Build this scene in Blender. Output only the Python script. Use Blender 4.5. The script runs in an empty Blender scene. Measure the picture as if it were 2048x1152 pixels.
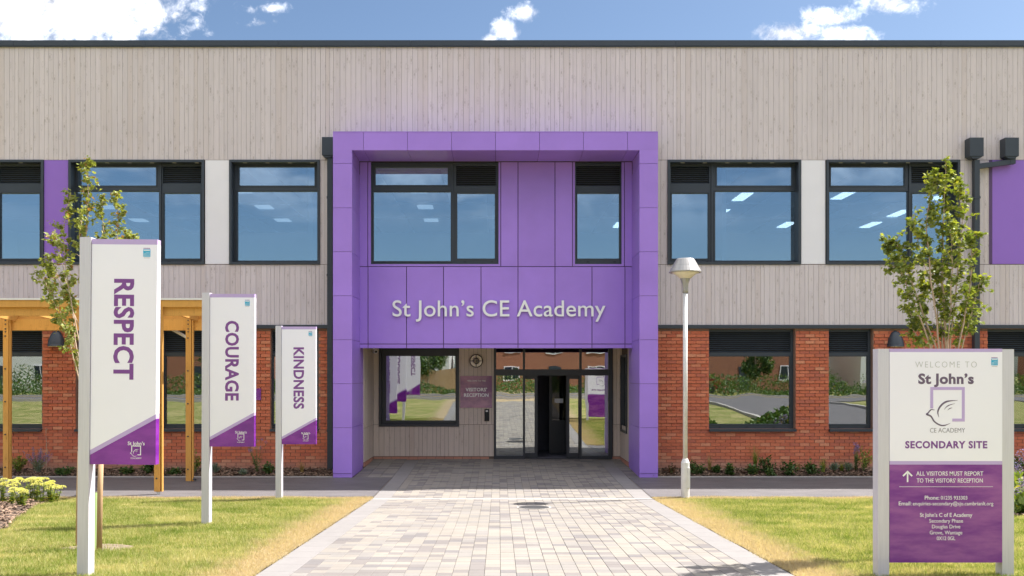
import bpy, math, random
import numpy as np
from mathutils import Vector, Matrix, noise as mnoise
R = math.radians
random.seed(7)
rng = np.random.default_rng(11)
sc = bpy.context.scene
COL = sc.collection
F = 1700.0; VX = 998.0; VY = 748.0; CZ = 2.15          # focal length and vanishing point of the facade, in photo pixels; eye height

# ------------------------------------------------------------------ camera, sky, sun, exposure
cam = bpy.data.cameras.new('camera'); cam_o = bpy.data.objects.new('camera', cam); COL.objects.link(cam_o)
cam_o.location = (0, 0, CZ); cam_o.rotation_euler = (R(90), 0, 0)
cam.sensor_width = 36; cam.lens = 36 * F / 2048
cam.shift_x = (1024 - VX) / 2048; cam.shift_y = (VY - 576) / 2048
cam.clip_end = 3000; cam.clip_start = .05
sc.camera = cam_o

SUN_AZ = math.atan2(.70, .25); SUN_EL = math.atan2(1, math.hypot(.70, .25))
SKY = .05; SUN = 2.0
sun = bpy.data.lights.new('sun', 'SUN'); sun.energy = SUN; sun.angle = R(.53); sun.color = (1, .955, .915)
so = bpy.data.objects.new('sun', sun); COL.objects.link(so)
so.rotation_euler = Vector((-.70, -.25, -1)).to_track_quat('-Z', 'Y').to_euler()

w = bpy.data.worlds.new('World'); sc.world = w; w.use_nodes = True
nt = w.node_tree; nt.nodes.clear()
def N(t, typ, **kw):
    n = t.nodes.new(typ)
    for k, v in kw.items():
        if k.startswith('i_'):
            n.inputs[int(k[2:]) if k[2:].isdigit() else k[2:]].default_value = v
        else: setattr(n, k, v)
    return n
def math_n(t, op, a, b=None, c=None, clamp=False):
    n = t.nodes.new('ShaderNodeMath'); n.operation = op; n.use_clamp = clamp
    for i, v in enumerate((a, b, c)):
        if v is None: continue
        if isinstance(v, (int, float)): n.inputs[i].default_value = v
        else: t.links.new(v, n.inputs[i])
    return n.outputs[0]
def mixc(t, fac, a, b, typ='MIX'):
    n = t.nodes.new('ShaderNodeMixRGB'); n.blend_type = typ
    for i, v in enumerate((fac, a, b)):
        if isinstance(v, (int, float)): n.inputs[i].default_value = v
        elif isinstance(v, tuple): n.inputs[i].default_value = (*v[:3], 1)
        else: t.links.new(v, n.inputs[i])
    return n.outputs[0]
def maprange(t, v, a, b, c=0., d=1.):
    n = t.nodes.new('ShaderNodeMapRange'); n.interpolation_type = 'SMOOTHSTEP'
    t.links.new(v, n.inputs[0])
    for i, q in enumerate((a, b, c, d)): n.inputs[i + 1].default_value = q
    return n.outputs[0]
sky = N(nt, 'ShaderNodeTexSky', sky_type='NISHITA', sun_disc=False, sun_elevation=SUN_EL, sun_rotation=SUN_AZ,
        altitude=60, air_density=1.0, dust_density=1.1, ozone_density=1.6)
tc = N(nt, 'ShaderNodeTexCoord')
sep = N(nt, 'ShaderNodeSeparateXYZ'); nt.links.new(tc.outputs['Generated'], sep.inputs[0])
dx, dy, dz = sep.outputs
ady = math_n(nt, 'MAXIMUM', math_n(nt, 'ABSOLUTE', dy), .02)
U = math_n(nt, 'DIVIDE', dx, ady); V = math_n(nt, 'DIVIDE', dz, ady)
fwd = math_n(nt, 'GREATER_THAN', dy, .02)
comb = N(nt, 'ShaderNodeCombineXYZ'); nt.links.new(U, comb.inputs[0]); nt.links.new(V, comb.inputs[1])
nz = N(nt, 'ShaderNodeTexNoise', i_Scale=9.0, i_Detail=9.0, i_Roughness=.62); nt.links.new(comb.outputs[0], nz.inputs['Vector'])
nz2 = N(nt, 'ShaderNodeTexNoise', i_Scale=26.0, i_Detail=8.0, i_Roughness=.62, i_Distortion=.4); nt.links.new(comb.outputs[0], nz2.inputs['Vector'])
blobs = [(-60, 25, 330, 72, 1.15), (150, 10, 240, 90, 1.1), (1012, 62, 26, 26, .95), (1046, 26, 34, 18, .9), (980, 78, 25, 10, .75),
         (1580, 66, 78, 22, 1.0), (1690, 68, 60, 20, .95), (1660, 34, 60, 20, .8), (1785, 6, 70, 26, .82), (535, 18, 40, 14, .58), (520, 45, 36, 10, .55)]
acc = None
for bx, by, rx, ry, s in blobs:
    a = math_n(nt, 'DIVIDE', math_n(nt, 'SUBTRACT', U, (bx - VX) / F), rx / F)
    b = math_n(nt, 'DIVIDE', math_n(nt, 'SUBTRACT', V, (VY - by) / F), ry / F)
    r2 = math_n(nt, 'SQRT', math_n(nt, 'ADD', math_n(nt, 'MULTIPLY', a, a), math_n(nt, 'MULTIPLY', b, b)))
    m = math_n(nt, 'MULTIPLY', math_n(nt, 'SUBTRACT', 1.45, r2), s)
    acc = m if acc is None else math_n(nt, 'MAXIMUM', acc, m)
acc = math_n(nt, 'MULTIPLY', math_n(nt, 'MAXIMUM', acc, 0.0), fwd)
# fair-weather clouds added out of view to brighten the shade, on a flat layer
dzc = math_n(nt, 'MAXIMUM', dz, .06)
comb2 = N(nt, 'ShaderNodeCombineXYZ'); nt.links.new(math_n(nt, 'DIVIDE', dx, dzc), comb2.inputs[0]); nt.links.new(math_n(nt, 'DIVIDE', dy, dzc), comb2.inputs[1])
nz3 = N(nt, 'ShaderNodeTexNoise', i_Scale=.75, i_Detail=9.0, i_Roughness=.58); nt.links.new(comb2.outputs[0], nz3.inputs['Vector'])
gen = maprange(nt, nz3.outputs[0], .40, .54)
notfront = math_n(nt, 'SUBTRACT', 1.0, math_n(nt, 'MULTIPLY', fwd, maprange(nt, V, .75, .55)))
gen = math_n(nt, 'MULTIPLY', math_n(nt, 'MULTIPLY', gen, notfront), maprange(nt, dz, .13, .44))
nz4 = N(nt, 'ShaderNodeTexNoise', i_Scale=70.0, i_Detail=6.0, i_Roughness=.65, i_Distortion=.6); nt.links.new(comb.outputs[0], nz4.inputs['Vector'])
nn = math_n(nt, 'ADD', math_n(nt, 'MULTIPLY', nz.outputs[0], .32), math_n(nt, 'ADD', math_n(nt, 'MULTIPLY', nz2.outputs[0], .38), math_n(nt, 'MULTIPLY', nz4.outputs[0], .30)))
pl = math_n(nt, 'ADD', acc, math_n(nt, 'MULTIPLY', math_n(nt, 'SUBTRACT', nn, .5), 4.6))
placed = math_n(nt, 'MULTIPLY', maprange(nt, pl, .25, 1.45), math_n(nt, 'GREATER_THAN', acc, .001))
cl = math_n(nt, 'MAXIMUM', placed, gen, clamp=True)
CLOUD = 8.4
shade = mixc(nt, maprange(nt, math_n(nt, 'ADD', math_n(nt, 'MULTIPLY', nz.outputs[0], .6), math_n(nt, 'MULTIPLY', nz2.outputs[0], .4)), .39, .60), (CLOUD * .26, CLOUD * .265, CLOUD * .295), (CLOUD * 1.05, CLOUD * 1.05, CLOUD * 1.09))
skyc = mixc(nt, 1.0, sky.outputs[0], (.45, .475, .495), 'MULTIPLY')
fin = mixc(nt, cl, skyc, shade)
bg = N(nt, 'ShaderNodeBackground', i_Strength=SKY); nt.links.new(fin, bg.inputs[0])
out = N(nt, 'ShaderNodeOutputWorld'); nt.links.new(bg.outputs[0], out.inputs[0])
sc.view_settings.view_transform = 'Standard'; sc.view_settings.look = 'None'; sc.view_settings.gamma = 1
sc.view_settings.use_curve_mapping = False; sc.view_settings.exposure = 2.62
sc.cycles.max_bounces = 8; sc.cycles.diffuse_bounces = 4; sc.cycles.glossy_bounces = 4; sc.cycles.transparent_max_bounces = 16
sc.cycles.caustics_reflective = False; sc.cycles.caustics_refractive = False; sc.cycles.sample_clamp_indirect = 6

# ------------------------------------------------------------------ helpers
class MB:
    def __init__(s): s.v = []; s.f = []; s.m = []; s.cm = 0
    def poly(s, pts):
        b = len(s.v); s.v += [tuple(p) for p in pts]; s.f.append(tuple(range(b, b + len(pts)))); s.m.append(s.cm)
    def box(s, x0, x1, y0, y1, z0, z1):
        b = len(s.v)
        s.v += [(x, y, z) for x in (x0, x1) for y in (y0, y1) for z in (z0, z1)]
        for q in ((0, 1, 3, 2), (4, 6, 7, 5), (0, 4, 5, 1), (2, 3, 7, 6), (0, 2, 6, 4), (1, 5, 7, 3)):
            s.f.append(tuple(b + i for i in q)); s.m.append(s.cm)
        return s
    def prism(s, pts, y0, y1):          # polygon in x,z pushed along y
        n = len(pts); b = len(s.v)
        s.v += [(p[0], y0, p[1]) for p in pts] + [(p[0], y1, p[1]) for p in pts]
        s.f.append(tuple(b + i for i in range(n))); s.m.append(s.cm)
        s.f.append(tuple(b + n + i for i in reversed(range(n)))); s.m.append(s.cm)
        for i in range(n):
            j = (i + 1) % n; s.f.append((b + i, b + n + i, b + n + j, b + j)); s.m.append(s.cm)
        return s
    def flat(s, pts, z0, z1):           # polygon in x,y pushed along z
        n = len(pts); b = len(s.v)
        s.v += [(p[0], p[1], z0) for p in pts] + [(p[0], p[1], z1) for p in pts]
        s.f.append(tuple(b + i for i in range(n))); s.m.append(s.cm)
        s.f.append(tuple(b + n + i for i in range(n))); s.m.append(s.cm)
        for i in range(n):
            j = (i + 1) % n; s.f.append((b + i, b + n + i, b + n + j, b + j)); s.m.append(s.cm)
        return s
    def tube(s, pts, rads, n=7, cap=True):
        pts = [Vector(p) for p in pts]; prev = None; b0 = len(s.v)
        if isinstance(rads, (int, float)): rads = [rads] * len(pts)
        for i, p in enumerate(pts):
            d = (pts[min(i + 1, len(pts) - 1)] - pts[max(i - 1, 0)]).normalized()
            a = d.orthogonal().normalized() if prev is None else (prev - d * prev.dot(d)).normalized()
            prev = a; c = d.cross(a)
            for k in range(n):
                t = 2 * math.pi * k / n
                s.v.append(tuple(p + (a * math.cos(t) + c * math.sin(t)) * rads[i]))
            if i:
                for k in range(n):
                    q = b0 + (i - 1) * n; s.f.append((q + k, q + (k + 1) % n, q + n + (k + 1) % n, q + n + k)); s.m.append(s.cm)
        if cap:
            s.f.append(tuple(b0 + k for k in reversed(range(n)))); s.m.append(s.cm)
            q = b0 + (len(pts) - 1) * n; s.f.append(tuple(q + k for k in range(n))); s.m.append(s.cm)
        return s
    def lathe(s, cx, cy, prof, n=24):   # profile (radius, z)
        b0 = len(s.v)
        for r, z in prof:
            for k in range(n):
                t = 2 * math.pi * k / n; s.v.append((cx + r * math.cos(t), cy + r * math.sin(t), z))
        for i in range(len(prof) - 1):
            for k in range(n):
                q = b0 + i * n; s.f.append((q + k, q + (k + 1) % n, q + n + (k + 1) % n, q + n + k)); s.m.append(s.cm)
        s.f.append(tuple(b0 + k for k in reversed(range(n)))); s.m.append(s.cm)
        q = b0 + (len(prof) - 1) * n; s.f.append(tuple(q + k for k in range(n))); s.m.append(s.cm)
        return s
    def mesh(s, name, mats, off=(0, 0, 0), smooth=False):
        me = bpy.data.meshes.new(name)
        ox, oy, oz = off
        me.from_pydata([(x - ox, y - oy, z - oz) for x, y, z in s.v], [], s.f)
        for m in (mats if isinstance(mats, (list, tuple)) else [mats]): me.materials.append(m)
        if any(s.m): me.polygons.foreach_set('material_index', s.m)
        if smooth: me.polygons.foreach_set('use_smooth', [True] * len(me.polygons))
        me.validate(); me.update(); return me
def wpos(o):
    p = Vector(o.location); q = o.parent
    while q is not None: p = p + Vector(q.location); q = q.parent
    return p
def obj(name, mb, mats, parent=None, smooth=False, **props):
    off = wpos(parent) if parent is not None else Vector((0, 0, 0))
    me = mb.mesh(name, mats, off, smooth)
    o = bpy.data.objects.new(name, me); COL.objects.link(o)
    if parent is not None: o.parent = parent
    for k, v in props.items(): o[k] = v
    return o
def thing(name, label, cat, loc=(0, 0, 0), group=None):
    o = bpy.data.objects.new(name, None); COL.objects.link(o); o.location = loc
    o.empty_display_size = .1
    o['label'] = label; o['category'] = cat
    if group: o['group'] = group
    return o
def inst(name, me, loc, parent):
    o = bpy.data.objects.new(name, me); COL.objects.link(o); o.parent = parent
    o.location = Vector(loc) - wpos(parent); return o
def px(x, d): return (x - VX) * d / F
def pz(y, d): return CZ - (y - VY) * d / F
def holes_rects(x0, x1, z0, z1, holes):
    xs = sorted({x0, x1, *[min(max(h[0], x0), x1) for h in holes], *[min(max(h[1], x0), x1) for h in holes]})
    zs = sorted({z0, z1, *[min(max(h[2], z0), z1) for h in holes], *[min(max(h[3], z0), z1) for h in holes]})
    out = []
    for a, b in zip(xs, xs[1:]):
        run = None
        for c, d in zip(zs, zs[1:]):
            mx, mz = (a + b) / 2, (c + d) / 2
            solid = not any(h[0] < mx < h[1] and h[2] < mz < h[3] for h in holes)
            if solid: run = [c, d] if run is None else [run[0], d]
            if (not solid or d == zs[-1]) and run: out.append((a, b, run[0], run[1])); run = None
    return out

# ------------------------------------------------------------------ materials
def mat(name, col, rough=.6, metal=0., var=.12, scale=6., bump=0., bscale=None, spec=.5, stretch=None, per=0., coat=0., tint2=None):
    m = bpy.data.materials.new(name); m.use_nodes = True; t = m.node_tree; b = t.nodes['Principled BSDF']
    b.inputs['Roughness'].default_value = rough; b.inputs['Metallic'].default_value = metal
    b.inputs['Specular IOR Level'].default_value = spec; b.inputs['Coat Weight'].default_value = coat
    g = N(t, 'ShaderNodeNewGeometry'); mp = N(t, 'ShaderNodeMapping'); t.links.new(g.outputs['Position'], mp.inputs[0])
    if stretch: mp.inputs['Scale'].default_value = stretch
    n1 = N(t, 'ShaderNodeTexNoise', i_Scale=scale, i_Detail=5., i_Roughness=.6); t.links.new(mp.outputs[0], n1.inputs['Vector'])
    v = math_n(t, 'MULTIPLY_ADD', math_n(t, 'SUBTRACT', n1.outputs[0], .5), 2 * var * 2, 1.0)
    if per:
        oi = N(t, 'ShaderNodeObjectInfo')
        rr = math_n(t, 'FRACT', math_n(t, 'ADD', math_n(t, 'MULTIPLY', oi.outputs['Random'], 7.31), g.outputs['Random Per Island']))
        v = math_n(t, 'MULTIPLY', v, math_n(t, 'MULTIPLY_ADD', rr, 2 * per, 1 - per))
    base = col
    if tint2: base = mixc(t, maprange(t, n1.outputs[0], .35, .65), col, tint2)
    cc = N(t, 'ShaderNodeCombineXYZ')
    for i in range(3): t.links.new(v, cc.inputs[i])
    c = mixc(t, 1., base, cc.outputs[0], 'MULTIPLY')
    t.links.new(c, b.inputs['Base Color'])
    if bump:
        n2 = N(t, 'ShaderNodeTexNoise', i_Scale=bscale or scale * 6, i_Detail=4.); t.links.new(mp.outputs[0], n2.inputs['Vector'])
        bp = N(t, 'ShaderNodeBump', i_Strength=bump, i_Distance=.01); t.links.new(n2.outputs[0], bp.inputs['Height']); t.links.new(bp.outputs[0], b.inputs['Normal'])
    return m
def wood_mat(name, base, warm, per=.045, knots=.55):
    m = bpy.data.materials.new(name); m.use_nodes = True; t = m.node_tree; b = t.nodes['Principled BSDF']
    b.inputs['Roughness'].default_value = .75; b.inputs['Specular IOR Level'].default_value = .3
    g = N(t, 'ShaderNodeNewGeometry'); oi = N(t, 'ShaderNodeObjectInfo')
    rr = math_n(t, 'FRACT', math_n(t, 'ADD', math_n(t, 'MULTIPLY', oi.outputs['Random'], 7.31), g.outputs['Random Per Island']))
    se = N(t, 'ShaderNodeSeparateXYZ'); t.links.new(g.outputs['Position'], se.inputs[0])
    cb = N(t, 'ShaderNodeCombineXYZ')
    t.links.new(math_n(t, 'ADD', se.outputs[0], se.outputs[1]), cb.inputs[0])
    t.links.new(math_n(t, 'MULTIPLY', rr, 37.), cb.inputs[1]); t.links.new(math_n(t, 'ADD', se.outputs[2], math_n(t, 'MULTIPLY', rr, 13.)), cb.inputs[2])
    mp = N(t, 'ShaderNodeMapping'); mp.inputs['Scale'].default_value = (42, 1, 1.3); t.links.new(cb.outputs[0], mp.inputs[0])
    gr = N(t, 'ShaderNodeTexNoise', i_Scale=1., i_Detail=5., i_Roughness=.65, i_Distortion=1.2); t.links.new(mp.outputs[0], gr.inputs['Vector'])
    mp2 = N(t, 'ShaderNodeMapping'); mp2.inputs['Scale'].default_value = (9, 1, 3.2); t.links.new(cb.outputs[0], mp2.inputs[0])
    vo = N(t, 'ShaderNodeTexVoronoi', i_Scale=1.0, i_Randomness=1.); t.links.new(mp2.outputs[0], vo.inputs['Vector'])
    kn = math_n(t, 'MULTIPLY', maprange(t, vo.outputs['Distance'], .20, .04), knots)
    rg = math_n(t, 'MULTIPLY', maprange(t, math_n(t, 'ABSOLUTE', math_n(t, 'SUBTRACT', vo.outputs['Distance'], .27)), .05, .0), knots * .45)
    kn = math_n(t, 'MAXIMUM', kn, rg)
    big = N(t, 'ShaderNodeTexNoise', i_Scale=.7, i_Detail=3.); t.links.new(g.outputs['Position'], big.inputs['Vector'])
    c = mixc(t, maprange(t, gr.outputs[0], .3, .7), base, tuple(q * .90 for q in base))
    c = mixc(t, math_n(t, 'MULTIPLY', maprange(t, rr, .75, 1.), .3), c, warm)
    c = mixc(t, kn, c, tuple(q * .50 for q in warm))
    v = math_n(t, 'MULTIPLY', math_n(t, 'MULTIPLY_ADD', rr, -2 * per, 1 + per), math_n(t, 'MULTIPLY_ADD', big.outputs[0], .18, .91))
    cc = N(t, 'ShaderNodeCombineXYZ')
    for i in range(3): t.links.new(v, cc.inputs[i])
    t.links.new(mixc(t, 1., c, cc.outputs[0], 'MULTIPLY'), b.inputs['Base Color'])
    bp = N(t, 'ShaderNodeBump', i_Strength=.25, i_Distance=.004); t.links.new(gr.outputs[0], bp.inputs['Height']); t.links.new(bp.outputs[0], b.inputs['Normal'])
    return m
M = {}
M['clad'] = wood_mat('weathered_larch', (.63, .562, .575), (.61, .505, .46), knots=.6)
M['clad_in'] = wood_mat('larch_oiled', (.60, .50, .42), (.56, .42, .32), knots=.5)
M['timber'] = wood_mat('glulam_timber', (.66, .34, .085), (.58, .25, .05), per=.08, knots=.5)
M['stake'] = wood_mat('stake_wood', (.50, .33, .19), (.42, .25, .13), per=.08)
M['backing'] = mat('wall_membrane', (.13, .095, .075), .9)
M['dark'] = mat('anthracite_coated_metal', (.034, .043, .056), .42, var=.06, spec=.45)
M['dark_in'] = mat('anthracite_frame', (.022, .025, .030), .45, var=.05)
M['black'] = mat('black_recess', (.008, .008, .008), .7)
M['purple'] = mat('purple_coated_panel', (.35, .20, .66), .42, var=.07, scale=1.1, bump=.05, bscale=90, per=.045, spec=.4)
M['purple_core'] = mat('purple_shadow_gap', (.085, .04, .13), .6, var=.05)
M['purple_flat'] = mat('deep_purple_panel', (.27, .13, .54), .45, var=.04, scale=1.)
M['whitepanel'] = mat('pale_grey_panel', (.77, .75, .80), .5, var=.03, scale=1.)
M['mortar'] = mat('mortar', (.27, .155, .11), .95, var=.15, scale=12, bump=.3)
M['paint_w'] = mat('interior_plaster', (.62, .62, .60), .8, var=.03)
M['ceil'] = mat('interior_ceiling', (.70, .71, .72), .8, var=.02)
M['carpet'] = mat('interior_carpet', (.10, .10, .12), .9)
M['roofing'] = mat('roof_membrane', (.25, .25, .26), .8)
M['alu'] = mat('brushed_sign_post', (.61, .59, .64), .48, metal=.25, var=.08, scale=3, stretch=(30, 30, 1))
M['sign_w'] = mat('sign_white_print', (.86, .845, .92), .28, var=.015, scale=1.5, coat=.2)
M['lilac'] = mat('sign_lilac_print', (.50, .38, .66), .3, var=.03)
M['sign_p'] = mat('sign_purple_print', (.17, .015, .27), .25, var=.16, scale=1.1, stretch=(2.2, 1, 6.), tint2=(.22, .03, .31), coat=.3)
M['sign_p2'] = mat('sign_purple_photo_print', (.16, .015, .25), .28, var=.10, scale=1.0, stretch=(1.6, 1, 6.5), tint2=(.27, .075, .30), coat=.2)
M['sign_p3'] = mat('reception_sign_print', (.17, .05, .17), .15, var=.12, scale=1.6, stretch=(1.2, 1, 2.), tint2=(.33, .14, .23), coat=.6)
M['ink_w'] = mat('white_lettering', (.82, .82, .80), .4, var=.01)
M['ink_p'] = mat('purple_lettering', (.20, .06, .27), .4, var=.03)
M['ink_g'] = mat('slate_purple_lettering', (.135, .095, .155), .4, var=.03)
M['ink_lg'] = mat('grey_lettering', (.50, .50, .50), .4, var=.02)
M['ink_mg'] = mat('mid_grey_lettering', (.22, .20, .23), .4, var=.02)
M['ink_blue'] = mat('blue_emblem_print', (.03, .38, .62), .35, var=.05)
M['galv'] = mat('galvanised_steel', (.66, .65, .63), .5, metal=.12, var=.10, scale=9, bump=.04)
M['lampcap'] = mat('silver_lamp_housing', (.36, .35, .34), .38, metal=.35, var=.05)
M['asphalt'] = mat('asphalt', (.125, .115, .115), .62, var=.22, scale=3.0, bump=.5, bscale=160, stretch=(.5, 1.6, 1))
M['concrete'] = mat('concrete_kerb', (.42, .39, .36), .85, var=.1, scale=7, bump=.2, bscale=120)
M['slab'] = mat('edging_concrete', (.21, .197, .187), .82, var=.06, scale=5, bump=.15, bscale=200, per=.035)
M['iron'] = mat('manhole_iron', (.06, .06, .06), .6, metal=.4, var=.2, scale=20)
M['bark'] = mat('young_bark', (.46, .34, .24), .85, var=.2, scale=30)
M['stem'] = mat('green_stem', (.13, .17, .05), .7, var=.15, scale=20)
M['guard'] = mat('green_tree_guard', (.30, .42, .16), .5, var=.05)
M['lens'] = mat('lamp_lens', (.85, .76, .62), .3, var=.1, scale=25)
M['poly'] = mat('white_roof_flashing', (.75, .74, .72), .4, var=.03)

def pave_mat(name, grid=None):
    m = bpy.data.materials.new(name); m.use_nodes = True; t = m.node_tree; b = t.nodes['Principled BSDF']
    b.inputs['Roughness'].default_value = .82; b.inputs['Specular IOR Level'].default_value = .3
    g = N(t, 'ShaderNodeNewGeometry'); oi = N(t, 'ShaderNodeObjectInfo')
    rr = math_n(t, 'FRACT', math_n(t, 'ADD', math_n(t, 'MULTIPLY', oi.outputs['Random'], 7.31), g.outputs['Random Per Island']))
    if grid:
        x0g, bw = grid; se = N(t, 'ShaderNodeSeparateXYZ'); t.links.new(g.outputs['Position'], se.inputs[0])
        hi = math_n(t, 'GREATER_THAN', se.outputs[1], 15.6)
        row = math_n(t, 'FLOOR', math_n(t, 'DIVIDE', math_n(t, 'SUBTRACT', se.outputs[1], math_n(t, 'MULTIPLY_ADD', hi, .14, 15.53)), bw))
        col = math_n(t, 'FLOOR', math_n(t, 'DIVIDE', math_n(t, 'SUBTRACT', se.outputs[0], x0g), bw))
        def wn(a, b, k):
            cb = N(t, 'ShaderNodeCombineXYZ'); cb.inputs[2].default_value = k
            t.links.new(a, cb.inputs[0]); t.links.new(b, cb.inputs[1]); q = N(t, 'ShaderNodeTexWhiteNoise', noise_dimensions='3D'); t.links.new(cb.outputs[0], q.inputs[0]); return q.outputs[0]
        ph = wn(row, row, 3.)
        pair = math_n(t, 'FLOOR', math_n(t, 'MULTIPLY', math_n(t, 'ADD', col, math_n(t, 'FLOOR', math_n(t, 'MULTIPLY', ph, 3.))), .5))
        own = wn(col, row, 1.); rn = wn(pair, row, 2.); use = math_n(t, 'GREATER_THAN', wn(pair, row, 5.), .5)
        rr = math_n(t, 'ADD', math_n(t, 'MULTIPLY', use, rn), math_n(t, 'MULTIPLY', math_n(t, 'SUBTRACT', 1., use), own))
    cr = N(t, 'ShaderNodeValToRGB'); cr.color_ramp.interpolation = 'CONSTANT'
    e = cr.color_ramp.elements; e[0].color = (.245, .222, .190, 1); e[1].position = .36; e[1].color = (.218, .202, .183, 1)
    for p, c in ((.52, (.230, .208, .181, 1)), (.66, (.175, .158, .147, 1)), (.84, (.163, .151, .146, 1)), (.93, (.205, .190, .174, 1))):
        q = e.new(p); q.color = c
    t.links.new(rr, cr.inputs[0])
    n1 = N(t, 'ShaderNodeTexNoise', i_Scale=160., i_Detail=3.); t.links.new(g.outputs['Position'], n1.inputs['Vector'])
    n2 = N(t, 'ShaderNodeTexNoise', i_Scale=1.4, i_Detail=4.); t.links.new(g.outputs['Position'], n2.inputs['Vector'])
    v = math_n(t, 'ADD', math_n(t, 'MULTIPLY', n1.outputs[0], .26), math_n(t, 'MULTIPLY_ADD', n2.outputs[0], .42, .66))
    cc = N(t, 'ShaderNodeCombineXYZ')
    for i in range(3): t.links.new(v, cc.inputs[i])
    t.links.new(mixc(t, 1., cr.outputs[0], cc.outputs[0], 'MULTIPLY'), b.inputs['Base Color'])
    bp = N(t, 'ShaderNodeBump', i_Strength=.2, i_Distance=.004); t.links.new(n1.outputs[0], bp.inputs['Height']); t.links.new(bp.outputs[0], b.inputs['Normal'])
    return m
_n = int(round((5.15 - .66) / .156)); M['paver'] = pave_mat('granite_block_paving', (-2.0, (5.15 - .66) / _n)); M['paver2'] = pave_mat('side_bay_paving')
M['sandjoint'] = mat('jointing_sand', (.20, .175, .145), .95, var=.2, scale=8)

def brick_mat():
    m = bpy.data.materials.new('red_brick'); m.use_nodes = True; t = m.node_tree; b = t.nodes['Principled BSDF']
    b.inputs['Roughness'].default_value = .88; b.inputs['Specular IOR Level'].default_value = .25
    g = N(t, 'ShaderNodeNewGeometry'); oi = N(t, 'ShaderNodeObjectInfo')
    rr = math_n(t, 'FRACT', math_n(t, 'ADD', math_n(t, 'MULTIPLY', oi.outputs['Random'], 7.31), g.outputs['Random Per Island']))
    cr = N(t, 'ShaderNodeValToRGB'); e = cr.color_ramp.elements
    e[0].color = (.50, .135, .072, 1); e[1].position = .95; e[1].color = (.60, .245, .140, 1)
    for p, c in ((.08, (.44, .135, .085, 1)), (.30, (.53, .148, .078, 1)), (.6, (.55, .160, .083, 1)), (.85, (.58, .185, .10, 1))):
        q = e.new(p); q.color = c
    t.links.new(rr, cr.inputs[0])
    n1 = N(t, 'ShaderNodeTexNoise', i_Scale=26., i_Detail=6., i_Roughness=.7); t.links.new(g.outputs['Position'], n1.inputs['Vector'])
    n2 = N(t, 'ShaderNodeTexNoise', i_Scale=1.1, i_Detail=4.); t.links.new(g.outputs['Position'], n2.inputs['Vector'])
    se = N(t, 'ShaderNodeSeparateXYZ'); t.links.new(g.outputs['Position'], se.inputs[0])
    v = math_n(t, 'ADD', math_n(t, 'MULTIPLY', n1.outputs[0], .45), math_n(t, 'MULTIPLY_ADD', n2.outputs[0], .30, .64))
    cc = N(t, 'ShaderNodeCombineXYZ')
    for i in range(3): t.links.new(v, cc.inputs[i])
    c = mixc(t, 1., cr.outputs[0], cc.outputs[0], 'MULTIPLY')
    dirt = math_n(t, 'MULTIPLY', maprange(t, math_n(t, 'ADD', se.outputs[2], math_n(t, 'MULTIPLY', n2.outputs[0], .25)), .42, .14), .55)
    c = mixc(t, dirt, c, (.36, .27, .21))
    eff = math_n(t, 'MULTIPLY', maprange(t, n1.outputs[0], .66, .80), .35)
    c = mixc(t, eff, c, (.48, .30, .22))
    t.links.new(c, b.inputs['Base Color'])
    bp = N(t, 'ShaderNodeBump', i_Strength=.5, i_Distance=.006); t.links.new(n1.outputs[0], bp.inputs['Height']); t.links.new(bp.outputs[0], b.inputs['Normal'])
    return m
M['brick'] = brick_mat()

def glass_mat(name, refl, tint, trans, wave=.0):
    m = bpy.data.materials.new(name); m.use_nodes = True; t = m.node_tree; t.nodes.clear()
    o = N(t, 'ShaderNodeOutputMaterial'); mx = N(t, 'ShaderNodeMixShader')
    tr = N(t, 'ShaderNodeBsdfTransparent'); tr.inputs[0].default_value = (*trans, 1)
    gl = N(t, 'ShaderNodeBsdfGlossy'); gl.inputs['Color'].default_value = (*tint, 1); gl.inputs['Roughness'].default_value = .0
    fr = N(t, 'ShaderNodeLayerWeight', i_Blend=.25)
    t.links.new(math_n(t, 'MULTIPLY_ADD', fr.outputs['Fresnel'], .6, refl, clamp=True), mx.inputs[0])
    t.links.new(tr.outputs[0], mx.inputs[1]); t.links.new(gl.outputs[0], mx.inputs[2]); t.links.new(mx.outputs[0], o.inputs[0])
    if wave:
        g = N(t, 'ShaderNodeNewGeometry'); n = N(t, 'ShaderNodeTexNoise', i_Scale=1.6, i_Detail=1.5); t.links.new(g.outputs['Position'], n.inputs['Vector'])
        bp = N(t, 'ShaderNodeBump', i_Strength=1., i_Distance=wave); t.links.new(n.outputs[0], bp.inputs['Height'])
        t.links.new(bp.outputs[0], gl.inputs['Normal'])
    return m
M['glass'] = glass_mat('solar_control_glass', .38, (.80, .93, 1.), (.60, .72, .82), .0009)
M['glass_in'] = glass_mat('inner_glass', .02, (.9, .9, .9), (.5, .5, .5))
M['glass_g'] = glass_mat('ground_floor_glass', .27, (.93, .98, 1.), (.50, .54, .54), .0011)
M['glass_d'] = glass_mat('entrance_glass', .36, (.95, .98, .97), (.50, .54, .54), .0012)
def emit(name, col, s):
    m = bpy.data.materials.new(name); m.use_nodes = True; t = m.node_tree; t.nodes.clear()
    e = N(t, 'ShaderNodeEmission', i_Strength=s); e.inputs[0].default_value = (*col, 1)
    o = N(t, 'ShaderNodeOutputMaterial'); t.links.new(e.outputs[0], o.inputs[0]); return m
M['lit'] = emit('lit_ceiling_light', (1, .97, .92), .62)

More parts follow.
